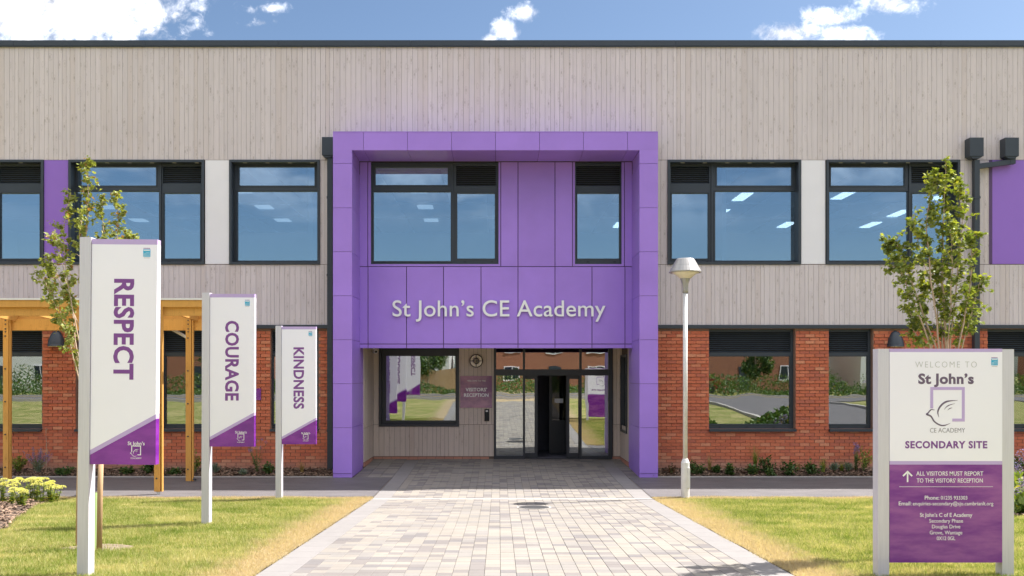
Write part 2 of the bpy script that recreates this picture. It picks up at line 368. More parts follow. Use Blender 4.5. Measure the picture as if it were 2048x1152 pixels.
def leaf_mat(name, a, b_, yellow=(.5, .38, .05), yf=.1, trans=.35):
    m = bpy.data.materials.new(name); m.use_nodes = True; t = m.node_tree; t.nodes.clear()
    o = N(t, 'ShaderNodeOutputMaterial'); g = N(t, 'ShaderNodeNewGeometry'); r = g.outputs['Random Per Island']
    c = mixc(t, r, a, b_)
    c = mixc(t, math_n(t, 'MULTIPLY', math_n(t, 'GREATER_THAN', math_n(t, 'FRACT', math_n(t, 'MULTIPLY', r, 17.3)), 1 - yf), .8), c, yellow)
    d = N(t, 'ShaderNodeBsdfDiffuse'); t.links.new(c, d.inputs[0])
    tl = N(t, 'ShaderNodeBsdfTranslucent'); t.links.new(mixc(t, 1., c, (1.5, 1.45, .55), 'MULTIPLY'), tl.inputs[0])
    gl = N(t, 'ShaderNodeBsdfGlossy', i_Roughness=.5); gl.inputs[0].default_value = (.7, .75, .6, 1)
    m1 = N(t, 'ShaderNodeMixShader'); m1.inputs[0].default_value = trans; t.links.new(d.outputs[0], m1.inputs[1]); t.links.new(tl.outputs[0], m1.inputs[2])
    m2 = N(t, 'ShaderNodeMixShader'); m2.inputs[0].default_value = .05; t.links.new(m1.outputs[0], m2.inputs[1]); t.links.new(gl.outputs[0], m2.inputs[2])
    t.links.new(m2.outputs[0], o.inputs[0]); return m
M['leaf1'] = leaf_mat('maple_leaves_dry', (.17, .21, .05), (.32, .34, .10), (.36, .15, .05), .05)
M['leaf2'] = leaf_mat('maple_leaves_fresh', (.10, .145, .03), (.28, .32, .07), (.42, .42, .05), .10)
M['shrub'] = leaf_mat('shrub_leaves', (.04, .09, .025), (.10, .17, .045), (.25, .2, .05), .05)
M['shrub2'] = leaf_mat('light_shrub_leaves', (.13, .20, .03), (.24, .30, .05), (.45, .40, .06), .12)
M['silver'] = leaf_mat('silver_foliage', (.16, .22, .19), (.28, .34, .30), (.3, .3, .2), .05)
M['strawgrass'] = leaf_mat('dry_ornamental_grass', (.25, .20, .06), (.38, .28, .12), (.4, .2, .08), .2)
M['brownleaf'] = leaf_mat('withered_leaves', (.10, .05, .03), (.16, .08, .05), (.25, .12, .06), .1)
M['violet'] = leaf_mat('violet_flowers', (.22, .16, .45), (.34, .26, .60), (.2, .15, .4), .05)
M['sedumf'] = leaf_mat('pale_sedum_flowers', (.62, .62, .20), (.78, .76, .32), (.7, .7, .3), .1, .3)

# lawn colour: green with straw patches, scorched beside the paving
def lawn_mat(name, blades):
    m = bpy.data.materials.new(name); m.use_nodes = True; t = m.node_tree; b = t.nodes['Principled BSDF']
    b.inputs['Roughness'].default_value = .75; b.inputs['Specular IOR Level'].default_value = .25
    g = N(t, 'ShaderNodeNewGeometry'); se = N(t, 'ShaderNodeSeparateXYZ'); t.links.new(g.outputs['Position'], se.inputs[0])
    X, Y, _ = se.outputs
    mp = N(t, 'ShaderNodeMapping'); mp.inputs['Scale'].default_value = (1, 1, .05); mp.inputs['Rotation'].default_value = (0, 0, .6); t.links.new(g.outputs['Position'], mp.inputs[0])
    n1 = N(t, 'ShaderNodeTexNoise', i_Scale=1.1, i_Detail=6., i_Roughness=.65, i_Distortion=.6); t.links.new(mp.outputs[0], n1.inputs['Vector'])
    n2 = N(t, 'ShaderNodeTexNoise', i_Scale=7., i_Detail=5., i_Roughness=.7); t.links.new(mp.outputs[0], n2.inputs['Vector'])
    mp3 = N(t, 'ShaderNodeMapping'); mp3.inputs['Scale'].default_value = (.55, 2.4, .05); mp3.inputs['Rotation'].default_value = (0, 0, -.55); t.links.new(g.outputs['Position'], mp3.inputs[0])
    n3 = N(t, 'ShaderNodeTexNoise', i_Scale=1.3, i_Detail=3.); t.links.new(mp3.outputs[0], n3.inputs['Vector'])
    s = math_n(t, 'ADD', math_n(t, 'ADD', math_n(t, 'MULTIPLY', n1.outputs[0], .45), math_n(t, 'MULTIPLY', n2.outputs[0], .25)), math_n(t, 'MULTIPLY', n3.outputs[0], .3))
    if blades: s = math_n(t, 'ADD', s, math_n(t, 'MULTIPLY', math_n(t, 'SUBTRACT', g.outputs['Random Per Island'], .5), .22))
    c = mixc(t, maprange(t, s, .42, .60), (.205, .262, .045), (.51, .462, .215))
    c = mixc(t, maprange(t, s, .40, .30), c, (.12, .18, .03))
    e1 = math_n(t, 'SUBTRACT', -2.33, X); e2 = math_n(t, 'SUBTRACT', X, 2.82); ex = math_n(t, 'MAXIMUM', e1, e2)
    e3 = math_n(t, 'MULTIPLY', math_n(t, 'SUBTRACT', 15.85, Y), 1.4)
    ed = math_n(t, 'MINIMUM', ex, e3)
    ed = math_n(t, 'ADD', ed, math_n(t, 'MULTIPLY', math_n(t, 'SUBTRACT', n2.outputs[0], .5), 1.3))
    ed = math_n(t, 'ADD', ed, math_n(t, 'MULTIPLY', math_n(t, 'SUBTRACT', n1.outputs[0], .5), 1.1))
    dry = maprange(t, ed, .75, .25)
    c = mixc(t, math_n(t, 'MULTIPLY', dry, .9), c, (.55, .44, .29))
    t.links.new(c, b.inputs['Base Color'])
    if blades:
        tl = N(t, 'ShaderNodeBsdfTranslucent'); t.links.new(mixc(t, 1., c, (1.25, 1.25, .8), 'MULTIPLY'), tl.inputs[0])
        mx = N(t, 'ShaderNodeMixShader'); mx.inputs[0].default_value = .42; t.links.new(b.outputs[0], mx.inputs[1]); t.links.new(tl.outputs[0], mx.inputs[2])
        t.links.new(mx.outputs[0], t.nodes['Material Output'].inputs[0])
    if not blades:
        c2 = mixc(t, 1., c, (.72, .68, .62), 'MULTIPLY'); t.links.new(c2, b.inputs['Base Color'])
        n4 = N(t, 'ShaderNodeTexNoise', i_Scale=120., i_Detail=4.); t.links.new(g.outputs['Position'], n4.inputs['Vector'])
        bp = N(t, 'ShaderNodeBump', i_Strength=.8, i_Distance=.02); t.links.new(n4.outputs[0], bp.inputs['Height']); t.links.new(bp.outputs[0], b.inputs['Normal'])
    return m
M['lawn'] = lawn_mat('lawn_thatch', False); M['blade'] = lawn_mat('lawn_blades', True)
M['soil'] = mat('soil', (.075, .052, .038), .95, var=.3, scale=18, bump=.9, bscale=60)
M['straw'] = mat('dry_mulch', (.20, .155, .105), .95, var=.3, scale=14, bump=.9, bscale=50)
M['chip'] = mat('bark_chips', (.17, .105, .07), .9, var=.2, scale=30, per=.55, tint2=(.25, .17, .115))

# ------------------------------------------------------------------ text meshes, made first while the scene is small
def text_mesh(body, bold=0., spacing=1., split=False, res=3):
    cu = bpy.data.curves.new('txt', 'FONT'); cu.body = body; cu.size = 1; cu.offset = bold; cu.space_character = spacing; cu.resolution_u = res
    o = bpy.data.objects.new('txt', cu); COL.objects.link(o)
    dg = bpy.context.evaluated_depsgraph_get(); me = bpy.data.meshes.new_from_object(o.evaluated_get(dg))
    v = [tuple(q.co) for q in me.vertices]; f = [tuple(p.vertices) for p in me.polygons]
    bpy.data.objects.remove(o); bpy.data.curves.remove(cu); bpy.data.meshes.remove(me)
    return v, f
capv, _ = text_mesh('H'); CAP = max(p[1] for p in capv)
def put_text(name, body, x0, x1, zb, cap, y, m, parent, bold=0., spacing=1., vertical=False, back=False, thick=.0015, align=None):
    """x0..x1 and zb in world metres; vertical text runs down from z=x1 to z=x0 with letter feet at x=zb"""
    v, f = text_mesh(body, bold, spacing)
    u0 = min(p[0] for p in v); u1 = max(p[0] for p in v); sx = (x1 - x0) / (u1 - u0); sy = cap / CAP
    mb = MB()
    def P(p, yy):
        a = (p[0] - u0) * sx; c = p[1] * sy
        if vertical: X, Z = zb + c, x1 - a
        else: X, Z = x0 + a, zb + c
        if back: X = 2 * back - X
        return (X, yy, Z)
    y1 = y + thick * (1 if not back else -1)
    b = len(v)
    mb.v = [P(p, y) for p in v] + [P(p, y1) for p in v]
    mb.f = list(f); edges = {}
    for q in f:
        for i in range(len(q)):
            a_, b_ = q[i], q[(i + 1) % len(q)]
            edges[(a_, b_)] = 1
    for (a_, b_) in edges:
        if (b_, a_) not in edges: mb.f.append((a_, b_, b + b_, b + a_))
    mb.m = [0] * len(mb.f)
    return obj(name, mb, m, parent)

def stroke(pts, ws, n=14):
    """tapered brush stroke: polyline through a Catmull-Rom curve, returned as quads in 2D"""
    P = [Vector(p).to_2d() for p in pts]; P = [P[0] * 2 - P[1]] + P + [P[-1] * 2 - P[-2]]
    cs = []
    for i in range(1, len(P) - 2):
        for k in range(n):
            t = k / n; a, b, c, d = P[i - 1], P[i], P[i + 1], P[i + 2]
            cs.append((.5 * ((2 * b) + (-a + c) * t + (2 * a - 5 * b + 4 * c - d) * t * t + (-a + 3 * b - 3 * c + d) * t ** 3), (i - 1 + t) / (len(P) - 3)))
    cs.append((P[-2], 1.))
    L = []
    for i, (p, t) in enumerate(cs):
        d = (cs[min(i + 1, len(cs) - 1)][0] - cs[max(i - 1, 0)][0]).normalized(); nrm = Vector((-d.y, d.x))
        q = t * (len(ws) - 1); j = min(int(q), len(ws) - 2); wd = ws[j] + (ws[j + 1] - ws[j]) * (q - j)
        L.append((p + nrm * wd / 2, p - nrm * wd / 2))
    return L
def logo(parent, cx, cz, s, y, mframe, mbird, back=False, thick=.0015):
    """square with a gap and a dove inside; cx,cz centre and s side of the square"""
    def T(x, z):
        X = cx + (x - .5) * s; Z = cz + (.5 - z) * s
        return ((2 * back - X) if back else X, Z)
    y1 = y + (thick if not back else -thick); mb = MB(); wl = .085
    for (a, b, c, d) in ((0, 1, 0, wl), (1 - wl, 1, wl, 1), (.64, 1 - wl, 1 - wl, 1), (0, wl, wl, .62)):
        mb.prism([T(a, c), T(b, c), T(b, d), T(a, d)], y, y1)
    obj('emblem_square', mb, mframe, parent)
    mb = MB()
    for pts, ws in (([(.13, .665), (.02, .66), (-.06, .75), (-.10, .79), (.02, .85), (.12, 1.0), (.28, 1.10), (.42, 1.11), (.58, 1.05)], [.01, .03, .035, .05, .045, .04, .04, .035, .005]),
                    ([(.25, .88), (.22, .72), (.30, .55), (.48, .42), (.80, .385)], [.005, .04, .05, .05, .005]),
                    ([(.40, .65), (.52, .54), (.72, .475)], [.005, .03, .004]), ([(.50, .67), (.57, .62), (.64, .60)], [.004, .025, .004])):
        L = stroke(pts, ws, 6)
        for (a, b), (c, d) in zip(L, L[1:]):
            mb.prism([T(*a), T(*b), T(*d), T(*c)], y, y1)
    obj('emblem_dove', mb, mbird, parent)

# ------------------------------------------------------------------ ground
def gz(y):
    if y <= 15.6: return -.14 + .049 * (15.6 - max(y, -1.5))
    return -.14 + .03 * min(max((y - 15.6) / 2.88, 0), 1) + .11 * min(max((y - 18.48) / 3.0, 0), 1)
XL, XR = -2.33, 2.82
def sheet(name, quads, m, kind='structure', parent=None, off=0.):
    mb = MB()
    for x0, x1, y0, y1 in quads:
        ys = [y0] + [q for q in (-1.5, 15.6, 18.48, 21.48) if y0 < q < y1] + [y1]
        for a, b in zip(ys, ys[1:]): mb.poly([(x0, a, gz(a) + off), (x1, a, gz(a) + off), (x1, b, gz(b) + off), (x0, b, gz(b) + off)])
    o = obj(name, mb, m, parent); o['kind'] = kind; return o
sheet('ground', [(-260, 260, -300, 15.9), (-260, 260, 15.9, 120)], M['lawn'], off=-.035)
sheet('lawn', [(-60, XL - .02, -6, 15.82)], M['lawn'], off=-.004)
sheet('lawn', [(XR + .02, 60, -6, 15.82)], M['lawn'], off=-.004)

# tarmac footway along the building
fw = MB()
for a, b in ((-60, XL - .001), (XR + .001, 60)):
    fw.poly([(a, 15.8, -.132), (b, 15.8, -.132), (b, 18.55, -.104), (a, 18.55, -.104)])
foot = obj('footway', fw, M['asphalt']); foot['kind'] = 'structure'
kb = MB()
for a, b in ((-60, -3.62), (3.47, 60)):
    x = a
    while x < b:
        e = min(x + .914, b); kb.box(x + .003, e - .003, 18.55, 18.60, -.2, -.085); x = e
ke = obj('footway_kerb', kb, M['concrete']); ke['kind'] = 'structure'

# the block-paved path
path = bpy.data.objects.new('path', None); COL.objects.link(path); path['kind'] = 'structure'
sheet('sand_bed', [(XL, XR, -2, 15.53), (XL, XR, 15.67, 21.6), (-3.18, XL, 18.52, 21.6), (XR, 3.05, 18.52, 21.6)], M['sandjoint'], parent=path, off=-.012)
del bpy.data.objects['sand_bed']['kind']
BW = .156; xin0, xin1 = XL + .33, XR - .33
cols = int(round((xin1 - xin0) / BW)); BW = (xin1 - xin0) / cols
def paver_mesh(wd, ln):
    mb = MB(); a, b, c = wd / 2 - .0014, ln / 2 - .0014, .003
    mb.v = [(-a, -b, -.03), (a, -b, -.03), (a, b, -.03), (-a, b, -.03), (-a, -b, -c), (a, -b, -c), (a, b, -c), (-a, b, -c),
            (-a + c, -b + c, 0), (a - c, -b + c, 0), (a - c, b - c, 0), (-a + c, b - c, 0)]
    mb.f = [(0, 1, 5, 4), (1, 2, 6, 5), (2, 3, 7, 6), (3, 0, 4, 7), (4, 5, 9, 8), (5, 6, 10, 9), (6, 7, 11, 10), (7, 4, 8, 11), (8, 9, 10, 11)]
    mb.m = [0] * 9; return mb
pm = paver_mesh(BW, BW); pav = pm.mesh('paver', M['paver'])
slope = math.atan(.049)
def add_at(dst, src, x, y, z, rx, rz=0.):
    b = len(dst.v); c, s_ = math.cos(rx), math.sin(rx)
    for (u, v, w_) in src.v: dst.v.append((x + u, y + v * c - w_ * s_, z + v * s_ + w_ * c))
    dst.f += [tuple(b + i for i in q) for q in src.f]; dst.m += [0] * len(src.f)
spots = []
r = 0; y = 15.53 - BW / 2
while y > -1.4:
    for c in range(cols): spots.append((xin0 + (c + .5) * BW, y, gz(y), -slope))
    y -= BW
n_lo = len(spots)
y = 15.67 + BW / 2
while y < 21.5:
    for c in range(cols): spots.append((xin0 + (c + .5) * BW, y, gz(y), math.atan2(gz(y + .05) - gz(y - .05), .1)))
    y += BW
vis = [i for i, s in enumerate(spots[:n_lo]) if 8.15 < s[1] and abs(s[0]) < 4]
vis.sort(key=lambda i: spots[i][1]); near = set(vis[:300])
fld = MB(); pr = random.Random(5)
for i, (x, yy, z, rx) in enumerate(spots):
    z += pr.uniform(-.0015, .0015)
    if i in near:
        o = inst('paver', pav, (x, yy, z), path); o.rotation_euler.x = rx
    else: add_at(fld, pm, x, yy, z, rx)
# side bays beside the entrance, larger blocks
pm2 = paver_mesh(.28, .155); sfld = MB()
for xa, n, sg in ((-3.18, 3, 1), (XR, 1, 1)):
    y = 18.60
    k = 0
    while y < 21.45:
        for c in range(n):
            x = xa + (c + .5) * .283 + (.0 if k % 2 else .0)
            add_at(sfld, pm2, x, y, gz(y) + pr.uniform(-.001, .001), .03)
        y += .158; k += 1
o = obj('paver_field', fld, M['paver'], path); o['kind'] = 'stuff'
o = obj('paver_field', sfld, M['paver2'], path); o['kind'] = 'stuff'
es = MB(); sl = MB(); LN = .40
es = paver_mesh(.326, LN); esm = es.mesh('edging_slab', M['slab'])
for xc in (XL + .165, XR - .165):
    y = 15.53 - LN / 2
    while y > -1.3:
        if y > 7.6: o = inst('edging_slab', esm, (xc, y, gz(y)), path); o.rotation_euler.x = -slope
        else: add_at(sl, es, xc, y, gz(y), -slope)
        y -= LN
    y = 15.67 + LN / 2
    while y < 21.4:
        o = inst('edging_slab', esm, (xc, y, gz(y)), path); o.rotation_euler.x = math.atan2(gz(y + .05) - gz(y - .05), .1); y += LN
o = obj('edging_field', sl, M['slab'], path); o['kind'] = 'stuff'
# slot drain across the path
dr = thing('channel_drain', 'narrow dark slotted drainage channel running straight across the paved path', 'drain', (.24, 15.6, -.14))
mb = MB().box(XL, XR, 15.535, 15.585, -.2, -.139).box(XL, XR, 15.615, 15.665, -.2, -.139); obj('channel_edge', mb, M['concrete'], dr)
mb = MB().box(XL, XR, 15.585, 15.615, -.2, -.165); obj('channel_bed', mb, M['black'], dr)
mb = MB(); x = XL
while x < XR: mb.box(x, x + .018, 15.586, 15.614, -.165, -.141); x += .042
obj('grating', mb, M['iron'], dr, kind='stuff')
mx, my = px(1068, 14.1), 14.1
mh = thing('manhole_cover', 'dark round manhole cover set in the paved path just before the drain', 'manhole cover', (mx, my, gz(my)))
mb = MB(); n = 28
mb.v = []
for rr_, zz in ((.285, .003), (.285, .008), (.262, .008)):
    for k in range(n):
        t = 2 * math.pi * k / n; yy = my + rr_ * math.sin(t); mb.v.append((mx + rr_ * math.cos(t), yy, gz(yy) + zz))
for i in range(2):
    for k in range(n): mb.f.append((i * n + k, i * n + (k + 1) % n, (i + 1) * n + (k + 1) % n, (i + 1) * n + k)); mb.m.append(0)
obj('rim', mb, M['concrete'], mh)
mb = MB(); mb.v = [(mx + .262 * math.cos(2 * math.pi * k / n), my + .262 * math.sin(2 * math.pi * k / n), gz(my + .262 * math.sin(2 * math.pi * k / n)) + .007) for k in range(n)]
mb.f = [tuple(range(n))]; mb.m = [0]; obj('lid', mb, M['iron'], mh)
jt = MB(); xs = [1104, 1150, 1200, 1250, 1304]
for a, b in zip(xs, xs[1:]):
    ya, yb = 14.1 + (a - 1104) / 200 * .95, 14.1 + (b - 1104) / 200 * .95
    jt.poly([(px(a, ya), ya, gz(ya) + .0035), (px(b, yb), yb, gz(yb) + .0035), (px(b, yb), yb + .02, gz(yb) + .0035), (px(a, ya), ya + .02, gz(ya) + .0035)])
o = obj('paving_joint', jt, M['sandjoint'], path)

# planting strips against the wall
def mulch(name, poly, z, n, seed, top=None):
    """poly is convex x,y; top(x,y)->z"""
    zf = top or (lambda x, y: z)
    P = [Vector(p) for p in poly]; c = sum(P, Vector((0, 0))) / len(P)
    mb = MB()
    for i in range(len(P)):
        a, b = P[i], P[(i + 1) % len(P)]; mb.poly([(c.x, c.y, zf(c.x, c.y)), (a.x, a.y, zf(a.x, a.y)), (b.x, b.y, zf(b.x, b.y))])
    o = obj(name, mb, M['soil']); o['kind'] = 'structure'
    rg = random.Random(seed); ch = MB()
    area = [abs((P[i] - c).cross(P[(i + 1) % len(P)] - c)) for i in range(len(P))] if False else [abs((P[i].x - c.x) * (P[(i + 1) % len(P)].y - c.y) - (P[i].y - c.y) * (P[(i + 1) % len(P)].x - c.x)) for i in range(len(P))]
    for _ in range(n):
        i = rg.choices(range(len(P)), area)[0]; u, v = rg.random(), rg.random()
        if u + v > 1: u, v = 1 - u, 1 - v
        q = c + (P[i] - c) * u + (P[(i + 1) % len(P)] - c) * v; zz = zf(q.x, q.y) + rg.uniform(.0, .02)
        L, W, a = rg.uniform(.015, .038), rg.uniform(.006, .014), rg.uniform(0, 6.28)
        d = Vector((math.cos(a), math.sin(a), rg.uniform(-.5, .5))) * L; e = Vector((-math.sin(a), math.cos(a), rg.uniform(-.6, .6))) * W
        p = Vector((q.x, q.y, zz + .008))
        ch.poly([p - d - e, p + d - e, p + d + e, p - d + e])
    o = obj('bark_mulch', ch, M['chip']); o['kind'] = 'stuff'; o['label'] = 'brown bark chips covering the ' + name.replace('_', ' '); return o
bedz = lambda x, y: -.095 + (y - 18.6) / .75 * .10 + .02 * mnoise.noise(Vector((x * 2, y * 3, 0)))
mulch('left_planting_strip', [(-16, 18.6), (-12, 18.6), (-8, 18.6), (-3.62, 18.6), (-3.62, 19.34), (-8, 19.34), (-12, 19.34), (-16, 19.34)], 0, 9000, 3, bedz)
mulch('right_planting_strip', [(3.47, 18.6), (8, 18.6), (12, 18.6), (16, 18.6), (16, 19.34), (12, 19.34), (8, 19.34), (3.47, 19.34)], 0, 9000, 4, bedz)
mulch('lawn_flower_bed', [(-6.6, 11.4), (-7.1, 12.6), (-7.75, 14.2), (-8.0, 15.3), (-8.6, 15.6), (-12, 15.6), (-12, 11), (-8, 10.6)], 0, 9000, 5, lambda x, y: gz(y) + .012)
mulch('bed_behind_welcome_sign', [(7.6, 12.9), (8.6, 12.6), (12, 12.8), (12, 15.4), (8.4, 15.4), (7.9, 14.4)], 0, 5000, 6, lambda x, y: gz(y) + .012)

# ------------------------------------------------------------------ the school building
YF = 19.30; YI = 19.62
B = thing('school_building', 'two storey school with pale timber boarding over red brick and a purple entrance frame', 'school', (0, YF, 0))
ZPAR = pz(93, YF); ZTOP = pz(82, YF); ZWT = pz(320, YF); ZWB = pz(529, YF); ZTB = pz(650, YF); ZFL = pz(657, YF)
BX0, BX1 = -17.0, 17.0
FX0, FX1 = px(666, 18.48), px(1316, 18.48)              # outer edges of the purple frame
FI0, FI1 = px(704, 18.48), px(1279, 18.48)
FTOP, FINT = pz(264, 18.48), pz(300.5, 18.48)
PXF = lambda x: px(x, YF)

# window list: (x0,x1,columns) in photo pixels on the facade plane
UP = [(-215, 88, [('f', -205, -12), ('l', -3, 83)]),
      (138, 409, [('f', 150, 318), ('l', 324, 404)]),
      (459, 640, [('f', 472, 635)]),
      (1335, 1601, [('l', 1340, 1420), ('f', 1428, 1590)]),
      (1652, 1919, [('f', 1656, 1815), ('l', 1821, 1902)])]
LOW = [(-100, 83, 'a'), (150, 232, 'a'), (322, 418, 'a'), (540, 637, 'a'), (1418, 1592, 'a'), (1658, 1748, 'a'), (1976, 2075, 'a')]
PAN = [(88, 137, 'purple_flat'), (410, 459, 'whitepanel'), (1602, 1651, 'whitepanel'), (1980, 2075, 'purple_flat')]
zU0, zU1 = ZWB, ZWT
zL0, zL1 = pz(858, YF), ZFL

# structural wall behind the boards and bricks
holes = [(PXF(a) + .01, PXF(b) - .01, zU0 + .01, zU1 - .01) for a, b, _ in UP] + [(PXF(a) + .01, PXF(b) - .01, zL0, zL1 - .01) for a, b, _ in LOW]
holes += [(-3.24, 3.12, -.5, FINT + .01), (px(742, 19.5), px(997, 19.5), pz(528, 19.5), pz(325, 19.5)), (px(1150, 19.5), px(1243, 19.5), pz(528, 19.5), pz(325, 19.5))]
mb = MB()
for a, b, c, d in holes_rects(BX0, BX1, ZTB, ZPAR, holes): mb.box(a, b, YF + .022, YI, c, d)
obj('wall', mb, M['backing'], B)
for xa, xb in ((BX0, -3.2), (3.1, BX1)):
    mb = MB()
    for a, b, c, d in holes_rects(xa, xb, -.4, ZTB, holes): mb.box(a, b, YF + .040, YI - .004, c, d)
    obj('wall', mb, M['mortar'], B)
mb = MB()
mb.box(BX0, BX1, YI, 31.5, ZPAR - .5, ZPAR); obj('roof', mb, M['roofing'], B)
mb = MB(); x = BX0
while x < BX1:
    mb.box(x + .002, min(x + 3.0, BX1) - .002, YF - .05, YF + .5, ZPAR + .001, ZTOP); x += 3.0
mb.box(BX0, BX1, YF - .04, YF - .012, ZPAR - .02, ZPAR + .01)
obj('parapet_trim', mb, M['dark'], B)
mb = MB().box(BX0, BX0 + .3, YI, 31.5, -.4, ZPAR - .5).box(BX1 - .3, BX1, YI, 31.5, -.4, ZPAR - .5).box(BX0, BX1, 31.5, 31.8, -.4, ZPAR)
obj('wall', mb, M['paint_w'], B)
# rooms behind the glass
mb = MB().box(BX0 + .31, BX1 - .31, YI + .002, 31.49, 3.42, 3.46); obj('floor', mb, M['carpet'], B)
mb = MB().box(BX0 + .31, BX1 - .31, YI + .003, 31.49, 7.05, 7.10); obj('ceiling', mb, M['ceil'], B)
mb = MB().box(BX0 + .31, BX1 - .31, YI + .002, 31.49, 2.86, 3.41); obj('ceiling', mb, M['ceil'], B)
mb = MB().box(BX0 + .31, -3.3, YI + .002, 31.49, -.05, .0).box(3.2, BX1 - .31, YI + .002, 31.49, -.05, .0).box(-3.3, 3.2, 21.62, 31.49, -.05, .0); obj('floor', mb, M['carpet'], B)
mb = MB().box(5.15, 5.25, YI + .01, 29.5, 3.46, 7.05).box(-4.4, -4.3, YI + .01, 29.5, 3.46, 7.05).box(BX0 + .31, BX1 - .31, 29.5, 29.6, 3.46, 7.05).box(BX0 + .31, BX1 - .31, 25.5, 25.6, 0, 2.86)
obj('partition', mb, M['paint_w'], B)
lights_m = MB().box(-.16, .16, -.5, .5, -.03, 0).mesh('ceiling_light', M['lit'])
for x, ys in ((3.95, (23.4, 25.6, 27.8)), (6.7, (23.4, 25.7, 27.9)), (9.4, (23.2, 25.7, 27.8)), (12.15, (23.3, 25.8, 27.8))):
    for y in ys: inst('ceiling_light', lights_m, (x, y, 7.045), B)

unlit_glow = emit('unlit_panel_glow', (1, .98, .95), .15); lights_d = MB().box(-.22, .22, -.25, .25, -.03, 0).mesh('ceiling_light', unlit_glow)  # unlit ceiling panels, their paleness put in as a weak glow
for x in (-11.4, -6.85, -2.15):
    for y in (22.6, 24.8, 26.9): inst('ceiling_light', lights_d, (x, y, 7.035), B)
M['baffle'] = mat('acoustic_baffle', (.20, .22, .25), .9)
for x in (-11.4, -9.2, -6.85, -4.8, -2.15, .4, 3.95, 6.7, 9.4, 12.15): obj('ceiling_baffle', MB().box(x - .75, x + .75, 20.4, 29.4, 7.036, 7.049), M['baffle'], B)
for y in (22.0, 24.2, 26.4): obj('ceiling_rail', MB().box(BX0 + .4, BX1 - .4, y, y + .05, 6.99, 7.03), M['ceil'], B)
# timber boards
rp = random.Random(21)
planks = []
def board_run(x0, x1, z0, z1, y=YF, key='clad'):
    x = x0
    while x < x1 - .02:
        wd = rp.choice((.092, .112, .118, .118, .118, .124, .130, .084))
        e = min(x + wd, x1)
        if x1 - e < .04: e = x1
        planks.append((x + .0026, e - .0026, z0, z1, y, key)); x = e
for a, b in ((BX0, FX0), (FX1, BX1)): board_run(a, b, ZWT + .004, ZPAR)
board_run(FX0, FX1, FTOP - .02, ZPAR)
for a, b in ((BX0, FX0), (FX1, BX1)): board_run(a, b, ZTB, ZWB - .004)
cuts = sorted([(PXF(a), PXF(b)) for a, b, _ in UP] + [(PXF(a), PXF(b)) for a, b, _ in PAN])
prev = BX0
for a, b in cuts + [(BX1, BX1)]:
    seg = [(prev, a)]
    for s0, s1 in seg:
        for q0, q1 in ((s0, min(s1, FX0)), (max(s0, FX1), s1)):
            if q1 - q0 > .03: board_run(q0, q1, ZWB + .006, ZWT - .006)
    prev = max(prev, b)
vis_p = [i for i, p in enumerate(planks) if -11.6 < (p[0] + p[1]) / 2 < 12.2]
vis_p.sort(key=lambda i: -(planks[i][3] - planks[i][2]) * (planks[i][1] - planks[i][0])); keep = set(vis_p[:286])
fld = MB()
for i, (a, b, c, d, y, key) in enumerate(planks):
    j = rp.uniform(0, .0025)
    if i in keep: obj('plank', MB().box(a, b, y - j, y + .018, c, d), M[key], B)
    else: fld.box(a, b, y - j, y + .018, c, d)
o = obj('plank_field', fld, M['clad'], B); o['kind'] = 'stuff'
for a, b, m in PAN:
    mb = MB().box(PXF(a) + .006, PXF(b) - .006, YF - .004, YF + .02, ZWB + .012, ZWT - .006); obj('infill_panel', mb, M[m], B)
mb = MB().box(PXF(1978), PXF(1984), YF - .012, YF + .02, ZWB + .012, ZWT - .006); obj('infill_panel', mb, M['purple_core'], B)
# drip flashing between timber and brick
mb = MB()
for a, b in ((BX0, FX0), (FX1, BX1)): mb.prism([(a, ZFL), (b, ZFL), (b, ZTB), (a, ZTB)], YF - .045, YF + .03)
obj('flashing', mb, M['dark'], B)

# bricks
def brick_mesh(L):
    return MB().box(-L / 2, L / 2, 0, .10, -.0325, .0325)
bfull, bhalf = brick_mesh(.215), brick_mesh(.1025)
bm_f, bm_h = bfull.mesh('brick', M['brick']), bhalf.mesh('brick', M['brick'])
lowh = [(PXF(a), PXF(b), zL0 - .045, zL1) for a, b, _ in LOW]
bl = []; rb = random.Random(9)
z = -.055; row = 0
while z < ZFL - .03:
    for a0, b0 in ((BX0, FX0 - .01), (FX1 + .01, BX1)):
        x = a0 + (.1125 if row % 2 else 0)
        # intervals free of windows
        iv = [(a0, b0)]
        for h in lowh:
            if h[2] < z < h[3] + .02:
                nv = []
                for p, q in iv:
                    if h[1] <= p or h[0] >= q: nv.append((p, q)); continue
                    if h[0] > p: nv.append((p, h[0]))
                    if h[1] < q: nv.append((h[1], q))
                iv = nv
        for p, q in iv:
            k = math.floor((p - x) / .225); s = x + k * .225
            proud = .018 if (row % 2 and .90 < z < ZFL and q - p < 3.2) else 0.
            while s < q:
                a, b = max(s, p) + .005, min(s + .215, q) - .0
                if b - a > .04: bl.append(((a + b) / 2, b - a, z, proud))
                s += .225
    z += .075; row += 1
def bdist(b): return (b[0] - 4.6) ** 2 * .6 + (b[2] - 1.5) ** 2 if b[0] > 3.4 else 99
order = sorted([i for i, b in enumerate(bl) if abs(b[1] - .21) < .012 or abs(b[1] - .1025) < .01], key=lambda i: bdist(bl[i])); nearb = set(order[:300])
fld = MB()
for i, (x, L, z, pr_) in enumerate(bl):
    y = YF + .028 - pr_ - rb.uniform(0, .004)
    if i in nearb: inst('brick', bm_f if L > .15 else bm_h, (x, y, z), B)
    else: fld.box(x - L / 2, x + L / 2, y, y + .05, z - .0325, z + .0325)
o = obj('brick_field', fld, M['brick'], B); o['kind'] = 'stuff'

